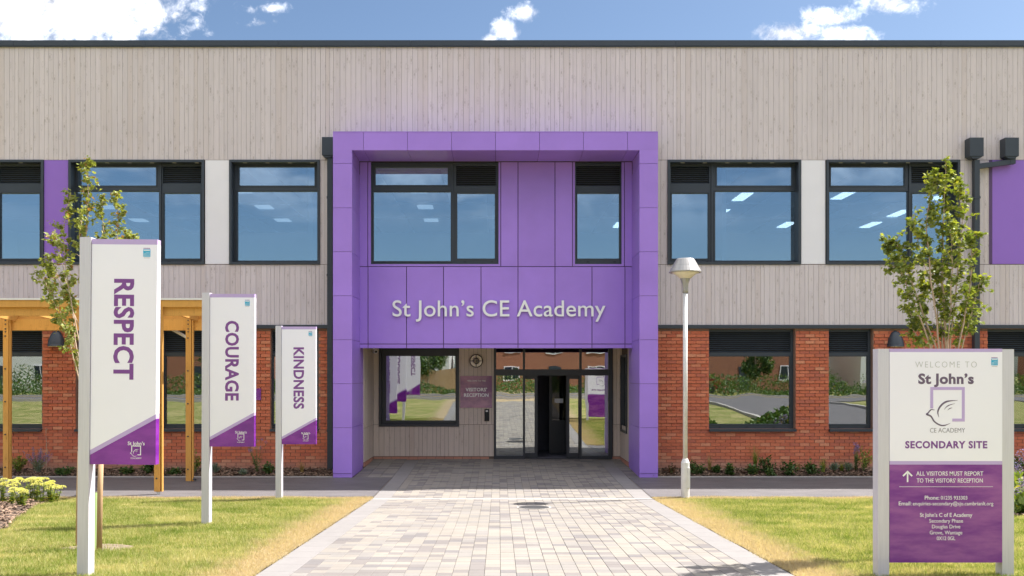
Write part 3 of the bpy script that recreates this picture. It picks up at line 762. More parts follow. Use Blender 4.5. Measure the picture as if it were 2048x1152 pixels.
# windows: the frame is the part, panes and slats its sub-parts
def window(x0, x1, z0, z1, y, cols_, zt, dark='dark', surround=None, glass='glass', sill=None, depth=.17):
    """cols_: (kind, xa, xb) in metres at the glazing plane; zt: dict of z levels"""
    yg = y + depth; mb = MB()
    if surround:
        s, pr_ = surround
        mb.box(x0, x0 + s, y - pr_, yg + .08, z0, z1); mb.box(x1 - s, x1, y - pr_, yg + .08, z0, z1)
        mb.box(x0 + s, x1 - s, y - pr_, yg + .08, z1 - s, z1); mb.box(x0 + s, x1 - s, y - pr_, yg + .08, z0, z0 + s)
        i0, i1, j0, j1 = x0 + s, x1 - s, z0 + s, z1 - s
    else: i0, i1, j0, j1 = x0, x1, z0, z1
    panes, louv = [], []
    for kind, xa, xb in cols_:
        if kind == 'f':
            panes += [(xa + .10, xb - .10, zt['t0'], zt['t1']), (xa + .06, xb - .03, zt['g0'], zt['g1'])]
        elif kind == 'l':
            louv.append((xa + .05, xb - .05, zt['l0'], zt['l1'])); panes.append((xa + .075, xb - .075, zt['s0'], zt['s1']))
        elif kind == 'g':
            louv.append((xa + .0, xb - .0, zt['l0'], zt['l1'])); panes.append((xa + .01, xb - .02, zt['g0'], zt['g1']))
    for a, b, c, d in holes_rects(i0, i1, j0, j1, [p for p in panes] + louv): mb.box(a, b, yg, yg + .07, c, d)
    for kind, xa, xb in cols_:      # sash steps: a slim raised bead round each opening, and the division between units
        if xb < i1 - .15: mb.box(xb - .006, xb + .03, yg - .03, yg - .001, j0, j1)
    for a, b, c, d in panes:
        t = .018
        mb.box(a - t - .012, a - .012, yg - .012, yg - .001, c - t - .012, d + t + .012); mb.box(b + .012, b + t + .012, yg - .012, yg - .001, c - t - .012, d + t + .012)
        mb.box(a - .012, b + .012, yg - .012, yg - .001, d + .012, d + t + .012); mb.box(a - .012, b + .012, yg - .012, yg - .001, c - t - .012, c - .012)
    wo = obj('window', mb, M[dark], B)
    for a, b, c, d in panes: obj('pane', MB().box(a - .004, b + .004, yg + .03, yg + .045, c - .004, d + .004), M[glass], wo)
    for a, b, c, d in louv:
        obj('louvre_back', MB().box(a, b, yg + .071, yg + .09, c, d), M['black'], wo)
        n = max(6, int(round((d - c) / .048))); h = (d - c) / n
        sm = MB(); e = h * .52
        sm.v = [(-(b - a) / 2, 0, 0), ((b - a) / 2, 0, 0), ((b - a) / 2, .035, e), (-(b - a) / 2, .035, e), (-(b - a) / 2, 0, .007), ((b - a) / 2, 0, .007), ((b - a) / 2, .035, e + .007), (-(b - a) / 2, .035, e + .007)]
        sm.f = [(0, 1, 2, 3), (4, 5, 6, 7), (0, 1, 5, 4), (2, 3, 7, 6), (0, 3, 7, 4), (1, 2, 6, 5)]; sm.m = [0] * 6
        me = sm.mesh('slat', M[dark])
        for k in range(n): inst('slat', me, ((a + b) / 2, yg + .008, c + k * h + .006), wo)
    # drain slots in the bottom rail
    dm = MB()
    q = i0 + .25
    while q < i1 - .1: dm.box(q, q + .05, yg - .014, yg - .0125, j0 + .028, j0 + .042); q += .62
    obj('drain_slot', dm, M['black'], wo, kind='stuff')
    if sill: obj('sill', MB().box(x0 - .0, x1 + .0, y - .045, yg, z0 - .058, z0 - .001), M['dark'], wo)
    return wo
dU = .19; yU = YF + dU
ztU = dict(t0=pz(371, yU), t1=pz(334, yU), g0=pz(521, yU), g1=pz(383, yU), l0=pz(367, yU), l1=pz(333, yU), s0=pz(517, yU), s1=pz(387, yU))
for a, b, cs in UP:
    wdw = window(PXF(a), PXF(b), ZWB, ZWT, YF, [(k, px(p, yU) - .03, px(q, yU) + .03) for k, p, q in cs], ztU, surround=(.055, .035), depth=dU)
    mbb = MB(); x = PXF(a) + .3
    while x < PXF(b) - .2: mbb.box(x, x + .09, YF + .02, YF + .03, ZWT - .064, ZWT - .056); x += .51
    obj('packer', mbb, M['galv'], wdw, kind='stuff')
yL = YF + .15
ztL = dict(l0=pz(705, yL), l1=pz(664, yL), g0=pz(848, yL), g1=pz(713, yL))
for a, b, _ in LOW:
    window(PXF(a), PXF(b), zL0, zL1, YF, [('g', PXF(a) + .03, PXF(b) - .07 if a > 998 else PXF(b) - .05)], ztL, glass='glass_g', sill=True, depth=.15)

# ------------------------------------------------------------------ purple entrance frame and fascia
Y0 = 18.48; PB = -.13
fr = obj('entrance_frame', MB().box(FX0 + .004, FI0 - .024, Y0 + .022, 20.0, PB, FTOP - .02).box(FI1 + .024, FX1 - .004, Y0 + .022, 20.0, PB, FTOP - .02)
         .box(FI0 - .024, FI1 + .024, Y0 + .022, YF + .02, FINT + .024, FTOP - .02), M['purple_core'], B)
zj = [pz(q, Y0) for q in (955.5, 947, 855.5, 767.5, 679.5, 591.5, 503.5, 415.5, 327)]
g = .004
def panel(x0, x1, y0, y1, z0, z1, parent=fr, m='purple'): return obj('panel', MB().box(x0, x1, y0, y1, z0, z1), M[m], parent)
for k in range(len(zj) - 1):
    off = .012 if k == 0 else 0
    for xa, xb in ((FX0, FI0), (FI1, FX1)):
        panel(xa, xb, Y0 + off, Y0 + .021, zj[k] + g, zj[k + 1] - g)
    zc = zj[k + 1] - g
    panel(FI0 - .023, FI0 - off, Y0 + .0225, 20.0, zj[k] + g, zc)
    panel(FI1 + off, FI1 + .023, Y0 + .0225, 20.0, zj[k] + g, zc)
xt = [FX0] + [px(q, Y0) for q in (727, 815, 903, 991, 1079, 1167, 1255)] + [FX1]
# corner pieces run up to the top, beam panels between
panel(FX0, FI0, Y0, Y0 + .021, zj[-1] + g, FINT - .0); panel(FI1, FX1, Y0, Y0 + .021, zj[-1] + g, FINT - .0)
panel(FI0 - .023, FI0, Y0 + .0225, YF + .15, zj[-1] + g, FINT); panel(FI1, FI1 + .023, Y0 + .0225, YF + .15, zj[-1] + g, FINT)
for a, b in zip(xt, xt[1:]):
    panel(a + (g if a > FX0 else 0), b - (g if b < FX1 else 0), Y0, Y0 + .021, FINT + .0005, FTOP)
    a2, b2 = max(a, FI0), min(b, FI1)
    panel(a2 + g, b2 - g, Y0 + .0225, YF + .14, FINT + .0005, FINT + .022, m='purple')
obj('coping', MB().box(FX0, FX1, Y0 - .006, YF - .002, FTOP + .0005, FTOP + .012), M['purple'], fr)

YP = 19.50
fz0 = pz(697, YP); fzt = FINT - .005
Pp = lambda x: px(x, YP)
fh = [(Pp(742), Pp(997), pz(528, YP), pz(325, YP)), (Pp(1150), Pp(1243), pz(528, YP), pz(325, YP))]
fc = MB()
for a, b, c, d in holes_rects(FI0, FI1, fz0 + .01, fzt, fh): fc.box(a, b, YP + .022, YI - .001, c, d)
fa = obj('fascia', fc, M['purple_core'], B)
zh, zb = pz(533, YP), pz(688, YP)
for zlo, zhi, xs in ((zb, zh, (720.5, 736, 813, 887, 962, 1036, 1110, 1184, 1250, 1262.5)), (fz0, zb, (720.5, 736, 813, 887, 962, 1036, 1110, 1184, 1250, 1262.5))):
    for a, b in zip(xs, xs[1:]):
        xa = FI0 + .002 if a == 720.5 else Pp(a) + .009; xb = FI1 - .002 if b == 1262.5 else Pp(b) - .009
        panel(xa, xb, YP, YP + .02, zlo + .009, zhi - .009, fa)
for a, b in ((720.5, 735.5), (1001.5, 1036), (1036, 1110), (1110, 1145), (1249, 1262.5)):
    xa = FI0 + .002 if a == 720.5 else Pp(a) + .009; xb = FI1 - .002 if b == 1262.5 else Pp(b) - .009
    panel(xa, xb, YP, YP + .02, zh + .009, fzt, fa)
for h, (oa, ob) in zip(fh, ((735.5, 1001.5), (1145, 1249))):      # thin purple margins round the two windows
    for q in ((Pp(oa) + .009, h[0] - .001, zh + .009, fzt), (h[1] + .001, Pp(ob) - .009, zh + .009, fzt), (h[0], h[1], zh + .009, h[2] - .002)):
        if q[1] - q[0] > .01: obj('panel', MB().box(q[0], q[1], YP, YP + .02, q[2], q[3]), M['purple'], fa)
yW = YP + .05
ztF = dict(t0=pz(370, yW), t1=pz(335, yW), g0=pz(522, yW), g1=pz(384, yW), l0=pz(372, yW), l1=pz(332, yW), s0=pz(517, yW), s1=pz(387, yW))
window(fh[0][0], fh[0][1], fh[0][2], fh[0][3], YP, [('f', px(742, yW) + .0, px(904, yW)), ('l', px(908, yW), px(996, yW))], ztF, surround=(.02, .004), depth=.05)
window(fh[1][0], fh[1][1], fh[1][2], fh[1][3], YP, [('l', px(1150, yW) - .02, px(1243, yW) + .02)], ztF, surround=(.02, .004), depth=.05)

# ------------------------------------------------------------------ the recessed entrance
YR = 21.50; RX0, RX1 = px(747, YR), px(1240, YR); RC = 2.86
zpl = pz(913, YR)
PR_ = lambda x: px(x, YR)
rw = [(PR_(758), PR_(918), pz(853, YR), 2.95), (PR_(988), PR_(1225), -.2, 2.95)]
mb = MB()
for a, b, c, d in holes_rects(RX0 - .3, RX1 + .3, -.1, RC - .002, rw): mb.box(a, b, YR + .02, YR + .2, c, d)
mb.box(RX0 - .3, RX0 - .02, 20.0, YR + .02, -.1, RC - .002)
swy0, swy1 = 20.28, 21.25
mb.box(RX1 + .02, RX1 + .3, 20.0, swy0, -.1, RC - .002).box(RX1 + .02, RX1 + .3, swy1, YR + .02, -.1, RC - .002)
mb.box(RX1 + .02, RX1 + .3, swy0, swy1, -.1, .72).box(RX1 + .02, RX1 + .3, swy0, swy1, 2.62, RC - .002)
obj('entrance_wall', mb, M['backing'], B)
# boards in the recess
zjn = pz(849, YR)
rcb = MB()
def rboards(x0, x1, z0, z1):
    x = x0
    while x < x1 - .02:
        e = min(x + rp.choice((.118, .13, .145, .092, .105)), x1)
        if x1 - e < .04: e = x1
        obj('board', MB().box(x + .003, e - .003, YR - rp.uniform(0, .002), YR + .019, z0, z1), M['clad_in'], ew); x = e
ew = obj('boarding_rail', MB().box(RX0, PR_(988), YR + .002, YR + .0195, zpl - .002, zpl + .004), M['backing'], B)
rboards(RX0, PR_(758), zjn + .004, RC - .004); rboards(PR_(918), PR_(988), zjn + .004, RC - .004)
rboards(RX0, PR_(758), zpl + .006, zjn - .004); rboards(PR_(758), PR_(918), zpl + .006, pz(853, YR) - .002); rboards(PR_(918), PR_(988), zpl + .006, zjn - .004)
rboards(PR_(1226), RX1, zjn + .004, RC - .004); rboards(PR_(1226), RX1, zpl + .006, zjn - .004)
y = 20.0
while y < YR - .02:
    e = min(y + .118, YR - .001)
    for za, zb_ in ((zpl + .006, zjn - .004), (zjn + .004, RC - .004)):
        obj('board', MB().box(RX0 - .019, RX0, y + .002, e - .002, za, zb_), M['clad_in'], ew)
        if not (swy0 - .05 < (y + e) / 2 < swy1 + .05): obj('board', MB().box(RX1, RX1 + .019, y + .002, e - .002, za, zb_), M['clad_in'], ew)
        elif za < 1: obj('board', MB().box(RX1, RX1 + .019, y + .002, e - .002, za, min(zb_, .70)), M['clad_in'], ew)
        else: obj('board', MB().box(RX1, RX1 + .019, y + .002, e - .002, 2.64, zb_), M['clad_in'], ew)
    y = e
# brick plinth course
pb_ = MB().box(-.1075, .1075, 0, .09, -.045, .045)
pbm = pb_.mesh('plinth_brick', M['brick']); x = RX0 + .11
while x < PR_(988) - .05: inst('plinth_brick', pbm, (x, YR - .012, zpl - .052), ew); x += .225
pbs = MB().box(-.09, 0, -.1075, .1075, -.045, .045).mesh('plinth_brick', M['brick']); y = 20.11
while y < YR - .05:
    inst('plinth_brick', pbs, (RX0 + .012, y, zpl - .052), ew)
    o = inst('plinth_brick', pbs, (RX1 + .078, y, zpl - .052), ew); y += .225
inst('plinth_brick', pbm, (PR_(1232) + .0, YR - .0122, zpl - .052), ew)
obj('soffit', MB().box(RX0 - .02, RX1 + .02, YI + .0, YR + .02, RC - .02, RC - .001), M['clad_in'], B)
# window of the recess
ztR = dict(l0=2.86, l1=2.90, g0=pz(841, YR + .12), g1=pz(711, YR + .12))
def simple_window(x0, x1, z0, z1, y, panes, dm='dark_in', depth=.12, s=.06, glass='glass_g'):
    yg = y + depth; mb = MB()
    mb.box(x0, x0 + s, y - .03, yg + .07, z0, z1); mb.box(x1 - s, x1, y - .03, yg + .07, z0, z1); mb.box(x0 + s, x1 - s, y - .03, yg + .07, z0, z0 + s); mb.box(x0 + s, x1 - s, y - .03, yg + .07, z1 - s, z1)
    for a, b, c, d in holes_rects(x0 + s, x1 - s, z0 + s, z1 - s, panes): mb.box(a, b, yg, yg + .06, c, d)
    wo = obj('window', mb, M[dm], B)
    for a, b, c, d in panes: obj('pane', MB().box(a - .003, b + .003, yg + .025, yg + .04, c - .003, d + .003), M[glass], wo)
    return wo
yg = YR + .12
simple_window(PR_(758), PR_(918), pz(853, YR), RC - .003, YR, [(px(772, yg), px(911, yg), pz(841, yg), pz(712, yg))])
# side window in the right hand return
mb = MB().box(RX1 - .03, RX1 + .12, swy0, swy0 + .06, .72, 2.62).box(RX1 - .03, RX1 + .12, swy1 - .06, swy1, .72, 2.62).box(RX1 - .03, RX1 + .12, swy0 + .06, swy1 - .06, .72, .78).box(RX1 - .03, RX1 + .12, swy0 + .06, swy1 - .06, 2.56, 2.62)
wo = obj('window', mb, M['dark_in'], B); obj('pane', MB().box(RX1 + .06, RX1 + .075, swy0 + .055, swy1 - .055, .775, 2.565), M['glass_g'], wo)

# sliding entrance doors
D = thing('sliding_entrance_doors', 'glazed sliding entrance doors standing half open in a dark metal frame', 'doors', (PR_(1106), YR, 0))
x0, x1 = PR_(988), PR_(1224.5); ztr0, ztr1 = pz(751, YR), pz(738.5, YR); zt = RC - .004
m1, m2 = PR_(1048), PR_(1161)
mb = MB().box(x0, x0 + .055, YR - .04, YR + .09, 0, zt).box(x1 - .10, x1, YR - .04, YR + .09, 0, zt)
mb.box(x0 + .055, x1 - .10, YR - .03, YR + .09, ztr0, ztr1).box(x0 + .055, x1 - .10, YR - .03, YR + .09, zt - .04, zt)
for m_ in (m1, m2): mb.box(m_ - .028, m_ + .028, YR - .032, YR + .088, ztr1, zt - .04)
for m_ in (m1, m2): mb.box(m_ - .028, m_ + .028, YR - .032, YR + .03, .0, ztr0)
mb.box(x0 + .055, m1 - .028, YR - .03, YR + .09, 0, .09).box(m2 + .028, x1 - .10, YR - .03, YR + .09, 0, .09)
mb.box(m1 + .03, m2 - .03, YR - .02, YR + .09, -.01, .012)
obj('door_frame', mb, M['dark_in'], D)
for a, b in ((x0 + .055, m1 - .028), (m1 + .028, m2 - .028), (m2 + .028, x1 - .10)):
    obj('transom_light', MB().box(a, b, YR + .02, YR + .035, ztr1, zt - .04), M['glass_d'], D)
for a, b in ((x0 + .055, m1 - .028), (m2 + .028, x1 - .10)):
    obj('side_light', MB().box(a, b, YR + .02, YR + .035, .09, ztr0), M['glass_d'], D)
YS = YR + .13
def leaf(a, b):
    mb = MB().box(a, a + .075, YS, YS + .05, .015, ztr0 + .02).box(b - .075, b, YS, YS + .05, .015, ztr0 + .02).box(a + .075, b - .075, YS, YS + .05, .015, .14).box(a + .075, b - .075, YS, YS + .05, ztr0 - .09, ztr0 + .02)
    o = obj('sliding_leaf', mb, M['dark_in'], D); obj('pane', MB().box(a + .07, b - .07, YS + .02, YS + .03, .135, ztr0 - .085), M['glass_d'], o)
leaf(px(998, YS), px(1075, YS)); leaf(px(1133, YS), px(1212, YS))
# inner lobby
mb = MB().box(-.35, 3.4, 23.9, 24.0, 0, 2.85).box(-.45, -.35, 21.75, 24.0, 0, 2.85).box(3.4, 3.5, 21.75, 24, 0, 2.85); obj('partition', mb, M['carpet'], B)
mb = MB().box(px(1098, 23), px(1104, 23), 22.9, 22.96, 0, 2.3).box(px(1131, 23), px(1135, 23), 22.9, 22.96, 0, 2.3).box(px(1104, 23), px(1131, 23), 22.9, 22.96, 2.2, 2.3)
idr = thing('inner_lobby_door', 'dark inner lobby door with a small notice seen through the open entrance', 'door', (px(1118, 22.93), 22.93, 0))
obj('door_frame', mb, M['dark_in'], idr); obj('pane', MB().box(px(1104, 22.93), px(1131, 22.93), 2222.92, 22.94, .9, 2.2), M['glass_in'], idr)
obj('lower_panel', MB().box(px(1104, 22.93), px(1131, 22.93), 22.92, 22.94, 0, .9), M['dark_in'], idr)
obj('notice', MB().box(px(1109, 22.9), px(1126, 22.9), 22.885, 22.89, pz(806, 22.9), pz(797, 22.9)), M['sign_w'], idr)
mat_o = obj('door_mat', MB().box(m1 + .1, m2 - .1, 21.7, 22.7, .001, .014), M['carpet']); mat_o['label'] = 'dark entrance mat just inside the open sliding doors'; mat_o['category'] = 'mat'

# ------------------------------------------------------------------ things fixed to the wall
S = thing('building_name_sign', 'large raised white lettering naming the academy on the purple fascia', 'sign lettering', (0, YP - .05, pz(620, YP)))
v, f = text_mesh('St John\u2019s CE Academy', .004, 1.02, res=6)
u0, u1 = min(p[0] for p in v), max(p[0] for p in v)
X0, X1 = px(785, YP - .05), px(1211, YP - .05); zb_ = pz(632.5, YP - .05); cap = pz(601, YP - .05) - zb_
sx, sy = (X1 - X0) / (u1 - u0), cap / CAP
par = list(range(len(v)))
def find(i):
    while par[i] != i: par[i] = par[par[i]]; i = par[i]
    return i
for q in f:
    for i in q[1:]: par[find(i)] = find(q[0])
isl = {}
for q in f: isl.setdefault(find(q[0]), []).append(q)
for fs in sorted(isl.values(), key=lambda fs: min(v[i][0] for q in fs for i in q)):
    idx = sorted({i for q in fs for i in q}); mp_ = {i: k for k, i in enumerate(idx)}; mb = MB(); n = len(idx)
    P3 = [(X0 + (v[i][0] - u0) * sx, zb_ + v[i][1] * sy) for i in idx]
    mb.v = [(a, YP - .055, c) for a, c in P3] + [(a, YP - .018, c) for a, c in P3]
    ed = set()
    for q in fs:
        t = tuple(mp_[i] for i in q); mb.f.append(t)
        for i in range(len(t)): ed.add((t[i], t[(i + 1) % len(t)]))
    for a, b in ed:
        if (b, a) not in ed: mb.f.append((a, b, b + n, a + n))
    mb.m = [0] * len(mb.f); obj('letter', mb, M['ink_w'], S)

yv = YR - .03
V_ = thing('reception_sign', 'glossy purple visitors\u2019 reception sign beside the sliding doors', 'sign', (px(952, yv), yv, pz(784, yv)))
obj('sign_plate', MB().box(px(920.5, yv), px(984, yv), yv, yv + .024, pz(815.5, yv), pz(752, yv)), M['sign_p3'], V_)
y = yv - .0015
put_text('lettering', 'WELCOME TO THE', px(934.5, yv), px(971, yv), pz(763, yv), .035, y, M['ink_w'], V_, spacing=1.15)
put_text('lettering', 'VISITORS\u2019', px(931, yv), px(974, yv), pz(782.5, yv), .083, y, M['ink_w'], V_, bold=.018)
put_text('lettering', 'RECEPTION', px(928, yv), px(977, yv), pz(793.5, yv), .083, y, M['ink_w'], V_, bold=.018)

L = thing('round_wall_light', 'round bulkhead light with a black cross bar guard above the reception sign', 'wall light', (px(952.5, YR), YR - .03, pz(722, YR)))
cx, cz = px(952.5, YR), pz(722, YR)
mb = MB(); n = 28
for r0, ya in ((.168, YR), (.168, YR - .07), (.158, YR - .082), (.146, YR - .082)):
    for k in range(n): t = 2 * math.pi * k / n; mb.v.append((cx + r0 * math.cos(t), ya, cz + r0 * math.sin(t)))
for i in range(3):
    for k in range(n): mb.f.append((i * n + k, i * n + (k + 1) % n, (i + 1) * n + (k + 1) % n, (i + 1) * n + k)); mb.m.append(0)
obj('rim', mb, M['black'], L)
mb = MB(); mb.v = [(cx, YR - .095, cz)]
for r0, ya in ((.08, YR - .0945), (.147, YR - .0825)):
    for k in range(n): t = 2 * math.pi * k / n; mb.v.append((cx + r0 * math.cos(t), ya, cz + r0 * math.sin(t)))
mb.f = [(0, 1 + k, 1 + (k + 1) % n) for k in range(n)] + [(1 + k, 1 + (k + 1) % n, 1 + n + (k + 1) % n, 1 + n + k) for k in range(n)]; mb.m = [0] * len(mb.f)
obj('diffuser', mb, M['lens'], L, smooth=True)
obj('guard', MB().box(cx - .008, cx + .008, YR - .112, YR - .104, cz - .15, cz + .15).box(cx - .15, cx + .15, YR - .111, YR - .1045, cz - .008, cz + .008), M['black'], L)

I = thing('door_entry_intercom', 'slim black intercom with a small bright button below the reception sign', 'intercom', (px(973.5, YR), YR - .03, pz(830, YR)))
obj('housing', MB().box(px(969, YR), px(978.5, YR), YR - .035, YR - .001, pz(842, YR), pz(818, YR)), M['black'], I)
obj('button', MB().box(px(971.5, YR), px(976, YR), YR - .041, YR - .0355, pz(823.5, YR), pz(820.5, YR)), M['galv'], I)
Cc = thing('security_camera', 'small white security camera in the top left corner of the entrance recess', 'camera', (px(749, 21), 21.1, pz(703, 21)))
c0 = (px(750, 21), 21.0, pz(703.5, 21))
obj('camera_body', MB().tube([(c0[0] - .05, c0[1] + .12, c0[2] + .01), (c0[0] + .03, c0[1] - .05, c0[2])], [.042, .045], 12), M['sign_w'], Cc, smooth=False)
obj('camera_lens', MB().tube([(c0[0] + .03, c0[1] - .0505, c0[2]), (c0[0] + .04, c0[1] - .07, c0[2])], [.034, .03], 12), M['black'], Cc)
obj('camera_bracket', MB().box(c0[0] - .06, c0[0] - .02, c0[1] + .08, c0[1] + .11, c0[2] + .045, RC - .021), M['sign_w'], Cc)

def bulkhead(x, z, label):
    t = thing('bulkhead_light', label, 'wall light', (x, YF, z), 'half dome wall lights on the brick')
    mb = MB(); n, mm = 14, 8; h, wd, dp = .37, .19, .20
    for j in range(mm + 1):
        s = j / mm; zz = z - h / 2 + h * s; k_ = math.sqrt(max(0, 1 - s ** 2.1)) * (1 - .12 * s) if s < 1 else .001
        for i in range(n + 1):
            a = math.pi * i / n; mb.v.append((x - wd * k_ * math.cos(a), YF + .01 - dp * k_ * math.sin(a) * (1 - .25 * s), zz))
    for j in range(mm):
        for i in range(n): q = j * (n + 1) + i; mb.f.append((q, q + 1, q + n + 2, q + n + 1)); mb.m.append(0)
    mb.f.append(tuple(range(n + 1))); mb.m.append(0)
    obj('lamp_hood', mb, M['dark'], t, smooth=True)
    obj('lamp_lens', MB().box(x - .12, x + .12, YF - .12, YF, z - h / 2 - .012, z - h / 2 - .001), M['lens'], t)
    obj('back_plate', MB().box(x - .07, x + .07, YF - .005, YF + .028, z - .12, z + .12), M['black'], t)
bulkhead(PXF(113), pz(676, YF), 'dark half dome lamp on the brick left of the respect sign')
bulkhead(PXF(1791), pz(677, YF), 'dark half dome lamp on the brick above the welcome sign')

def drainpipe(label, hops, xp, ztop_, zbot, side=None):
    t = thing('drainpipe', label, 'drainpipe', (xp, YF - .1, zbot), 'anthracite drainpipes')
    for hx0, hx1, hz0, hz1 in hops:
        obj('hopper', MB().box(hx0, hx1, YF - .22, YF - .004, hz0, hz1), M['dark'], t)
        obj('hopper', MB().prism([(hx0 + .01, hz0 - .001), (hx1 - .01, hz0 - .001), ((hx0 + hx1) / 2 + .07, hz0 - .05), ((hx0 + hx1) / 2 - .07, hz0 - .05)], YF - .20, YF - .02), M['dark'], t)
    obj('pipe', MB().box(xp - .058, xp + .058, YF - .165, YF - .05, zbot, ztop_ - .05), M['dark'], t)
    z = zbot + .9; k = 0
    while z < ztop_ - .3:
        obj('pipe_collar', MB().box(xp - .068, xp + .068, YF - .175, YF - .001, z, z + .05), M['dark'], t); z += 1.75
    if side:
        (ax, az), (bx, bz) = side
        obj('branch_pipe', MB().prism([(ax, az - .055), (bx, bz - .055), (bx, bz + .055), (ax, az + .055)], YF - .16, YF - .055), M['dark'], t)
        obj('branch_pipe', MB().box(bx - .058, bx + .058, YF - .165, YF - .05, bz - .05, bz + .22), M['dark'], t)
    return t
drainpipe('dark square drainpipe with hopper running down beside the left edge of the purple frame', [(px(645, 19.15), px(668, 19.15) + .0, pz(308, 19), pz(272, 19))], px(660.5, 19.2), pz(308, 19), -.05)
drainpipe('dark drainpipe with two hoppers and a branch beside the right purple panel', [(px(1940, 19.08), px(1967.5, 19.08), pz(312, 19.08), pz(275, 19.08)), (px(2011, 19.08), px(2038, 19.08), pz(312, 19.08), pz(275, 19.08))],
          px(1951.5, 19.2), pz(312, 19), -.05, ((px(1957, 19.2), pz(333, 19.2)), (px(2023, 19.2), pz(324, 19.2))))
pq = thing('wall_plaque', 'small purple plaque on the brick between the courage and kindness signs', 'plaque', (PXF(515), YF, pz(789, YF)))
obj('plate', MB().box(PXF(503), PXF(522), YF - .02, YF + .005, pz(800, YF), pz(777, YF)), M['sign_p'], pq)

# ------------------------------------------------------------------ free-standing signs
def crest(parent, xc, zc, wd, y, back=None):
    """the little blue trust emblem: blue square with pale waves, red line of print above, grey below"""
    f = (lambda x: 2 * back - x) if back else (lambda x: x)
    h = wd * 1.02; s = 1 if not back else -1
    def bx(mb, a, b, c, d, o=0.): a, b = sorted((f(a), f(b))); y0, y1 = sorted((y - s * o, y + s * .0015)); mb.box(a, b, y0, y1, c, d)
    mb = MB(); bx(mb, xc - wd / 2, xc + wd / 2, zc - h / 2, zc + h / 2); obj('crest_field', mb, M['ink_blue'], parent)
    mb = MB()
    for k in range(3):
        z0 = zc - h * .42 + k * h * .12; n = 6
        pts = [(f(xc - wd * .45 + wd * .9 * i / n), z0 + h * (.10 + .06 * k) * math.sin(i / n * 2.2)) for i in range(n + 1)]
        for (a, b), (c, d) in zip(pts, pts[1:]): mb.prism([(a, b), (c, d), (c, d + h * .035), (a, b + h * .035)], *sorted((y - s * .001, y + s * .0005)))
    bx(mb, xc - wd * .42, xc + wd * .42, zc + h * .30, zc + h * .42, .001)
    obj('crest_waves', mb, M['ink_w'], parent)
    mb = MB()
    for k in range(7): bx(mb, xc - wd * .46 + k * wd * .135, xc - wd * .38 + k * wd * .135, zc + h * .58, zc + h * .70)
    obj('crest_print', mb, M['ink_p'], parent)
    mb = MB(); bx(mb, xc - wd * .42, xc + wd * .42, zc - h * .70, zc - h * .62); obj('crest_print', mb, M['ink_lg'], parent)

def banner(word, label, d, xpost, top, tilt, txt_len, grp='tall white value signs on single posts'):
    k = F / d; zt = pz(top, d); zb = gz(d + .05) - .02; yb = d
    t = thing(word and 'value_sign', label, 'sign', (px(xpost, d), d, zb), grp)
    xp = px(xpost, d); pw = .106
    post = MB().box(xp, xp + pw, yb, yb + .125, zb, zt)
    obj('post', post, M['alu'], t)
    obj('post_cap', MB().box(xp + .002, xp + pw - .002, yb + .002, yb + .123, zt + .0005, zt + .006), M['alu'], t)
    a, b = xp + pw + .004, xp + pw + .004 + .622; ya, yb2 = yb + .012, yb + .092
    T = zt - .010
    obj('panel', MB().prism([(a, T - .05), (b, T - .05), (b, T - 1.66), (a, T - 2.005)], ya, yb2), M['sign_w'], t)
    obj('panel_band', MB().prism([(a, T), (b, T), (b, T - .0495), (a, T - .0495)], ya, yb2), M['lilac'], t)
    obj('panel_band', MB().prism([(a, T - 2.0055), (b, T - 1.6605), (b, T - 1.705), (a, T - 2.05)], ya, yb2), M['lilac'], t)
    obj('panel_base', MB().prism([(a, T - 2.0505), (b, T - 1.7055), (b, T - 2.14), (a, T - 2.14)], ya, yb2), M['sign_p'], t)
    # screws along the post edge
    for back in (None, (a + b) / 2):
        y = ya - .0015 if not back else yb2 + .0015
        put_text('lettering', word, T - .377 - txt_len, T - .377, a + .222, .175, y, M['ink_p'], t, bold=.03, vertical=True, back=back or False, spacing=1.04)
        cx_, cz_ = a + .437, T - 2.005
        put_text('lettering', 'St John\u2019s', cx_ - .08, cx_ + .08, T - 1.955, .033, y, M['ink_w'], t, bold=.012, back=back or False)
        logo(t, cx_, cz_ - .0, .092, y, M['ink_w'], M['ink_w'], back=back or False)
        put_text('lettering', 'CE ACADEMY', cx_ - .052, cx_ + .052, T - 2.086, .014, y, M['ink_w'], t, back=back or False)
        crest(t, b - .10, T - .13, .068, y, back)
    if tilt: t.rotation_euler = (0, tilt, 0)
    return t
banner('RESPECT', 'tall white respect sign on a grey post, nearest of the three value signs', 8.06, 153.6, 475, .0088, .957)
banner('COURAGE', 'tall white courage sign on a grey post in the middle of the left lawn', 11.90, 402.6, 586, .0030, 1.12)
banner('KINDNESS', 'tall white kindness sign on a grey post, nearest to the purple frame', 15.45, 551, 652, .0, 1.12)

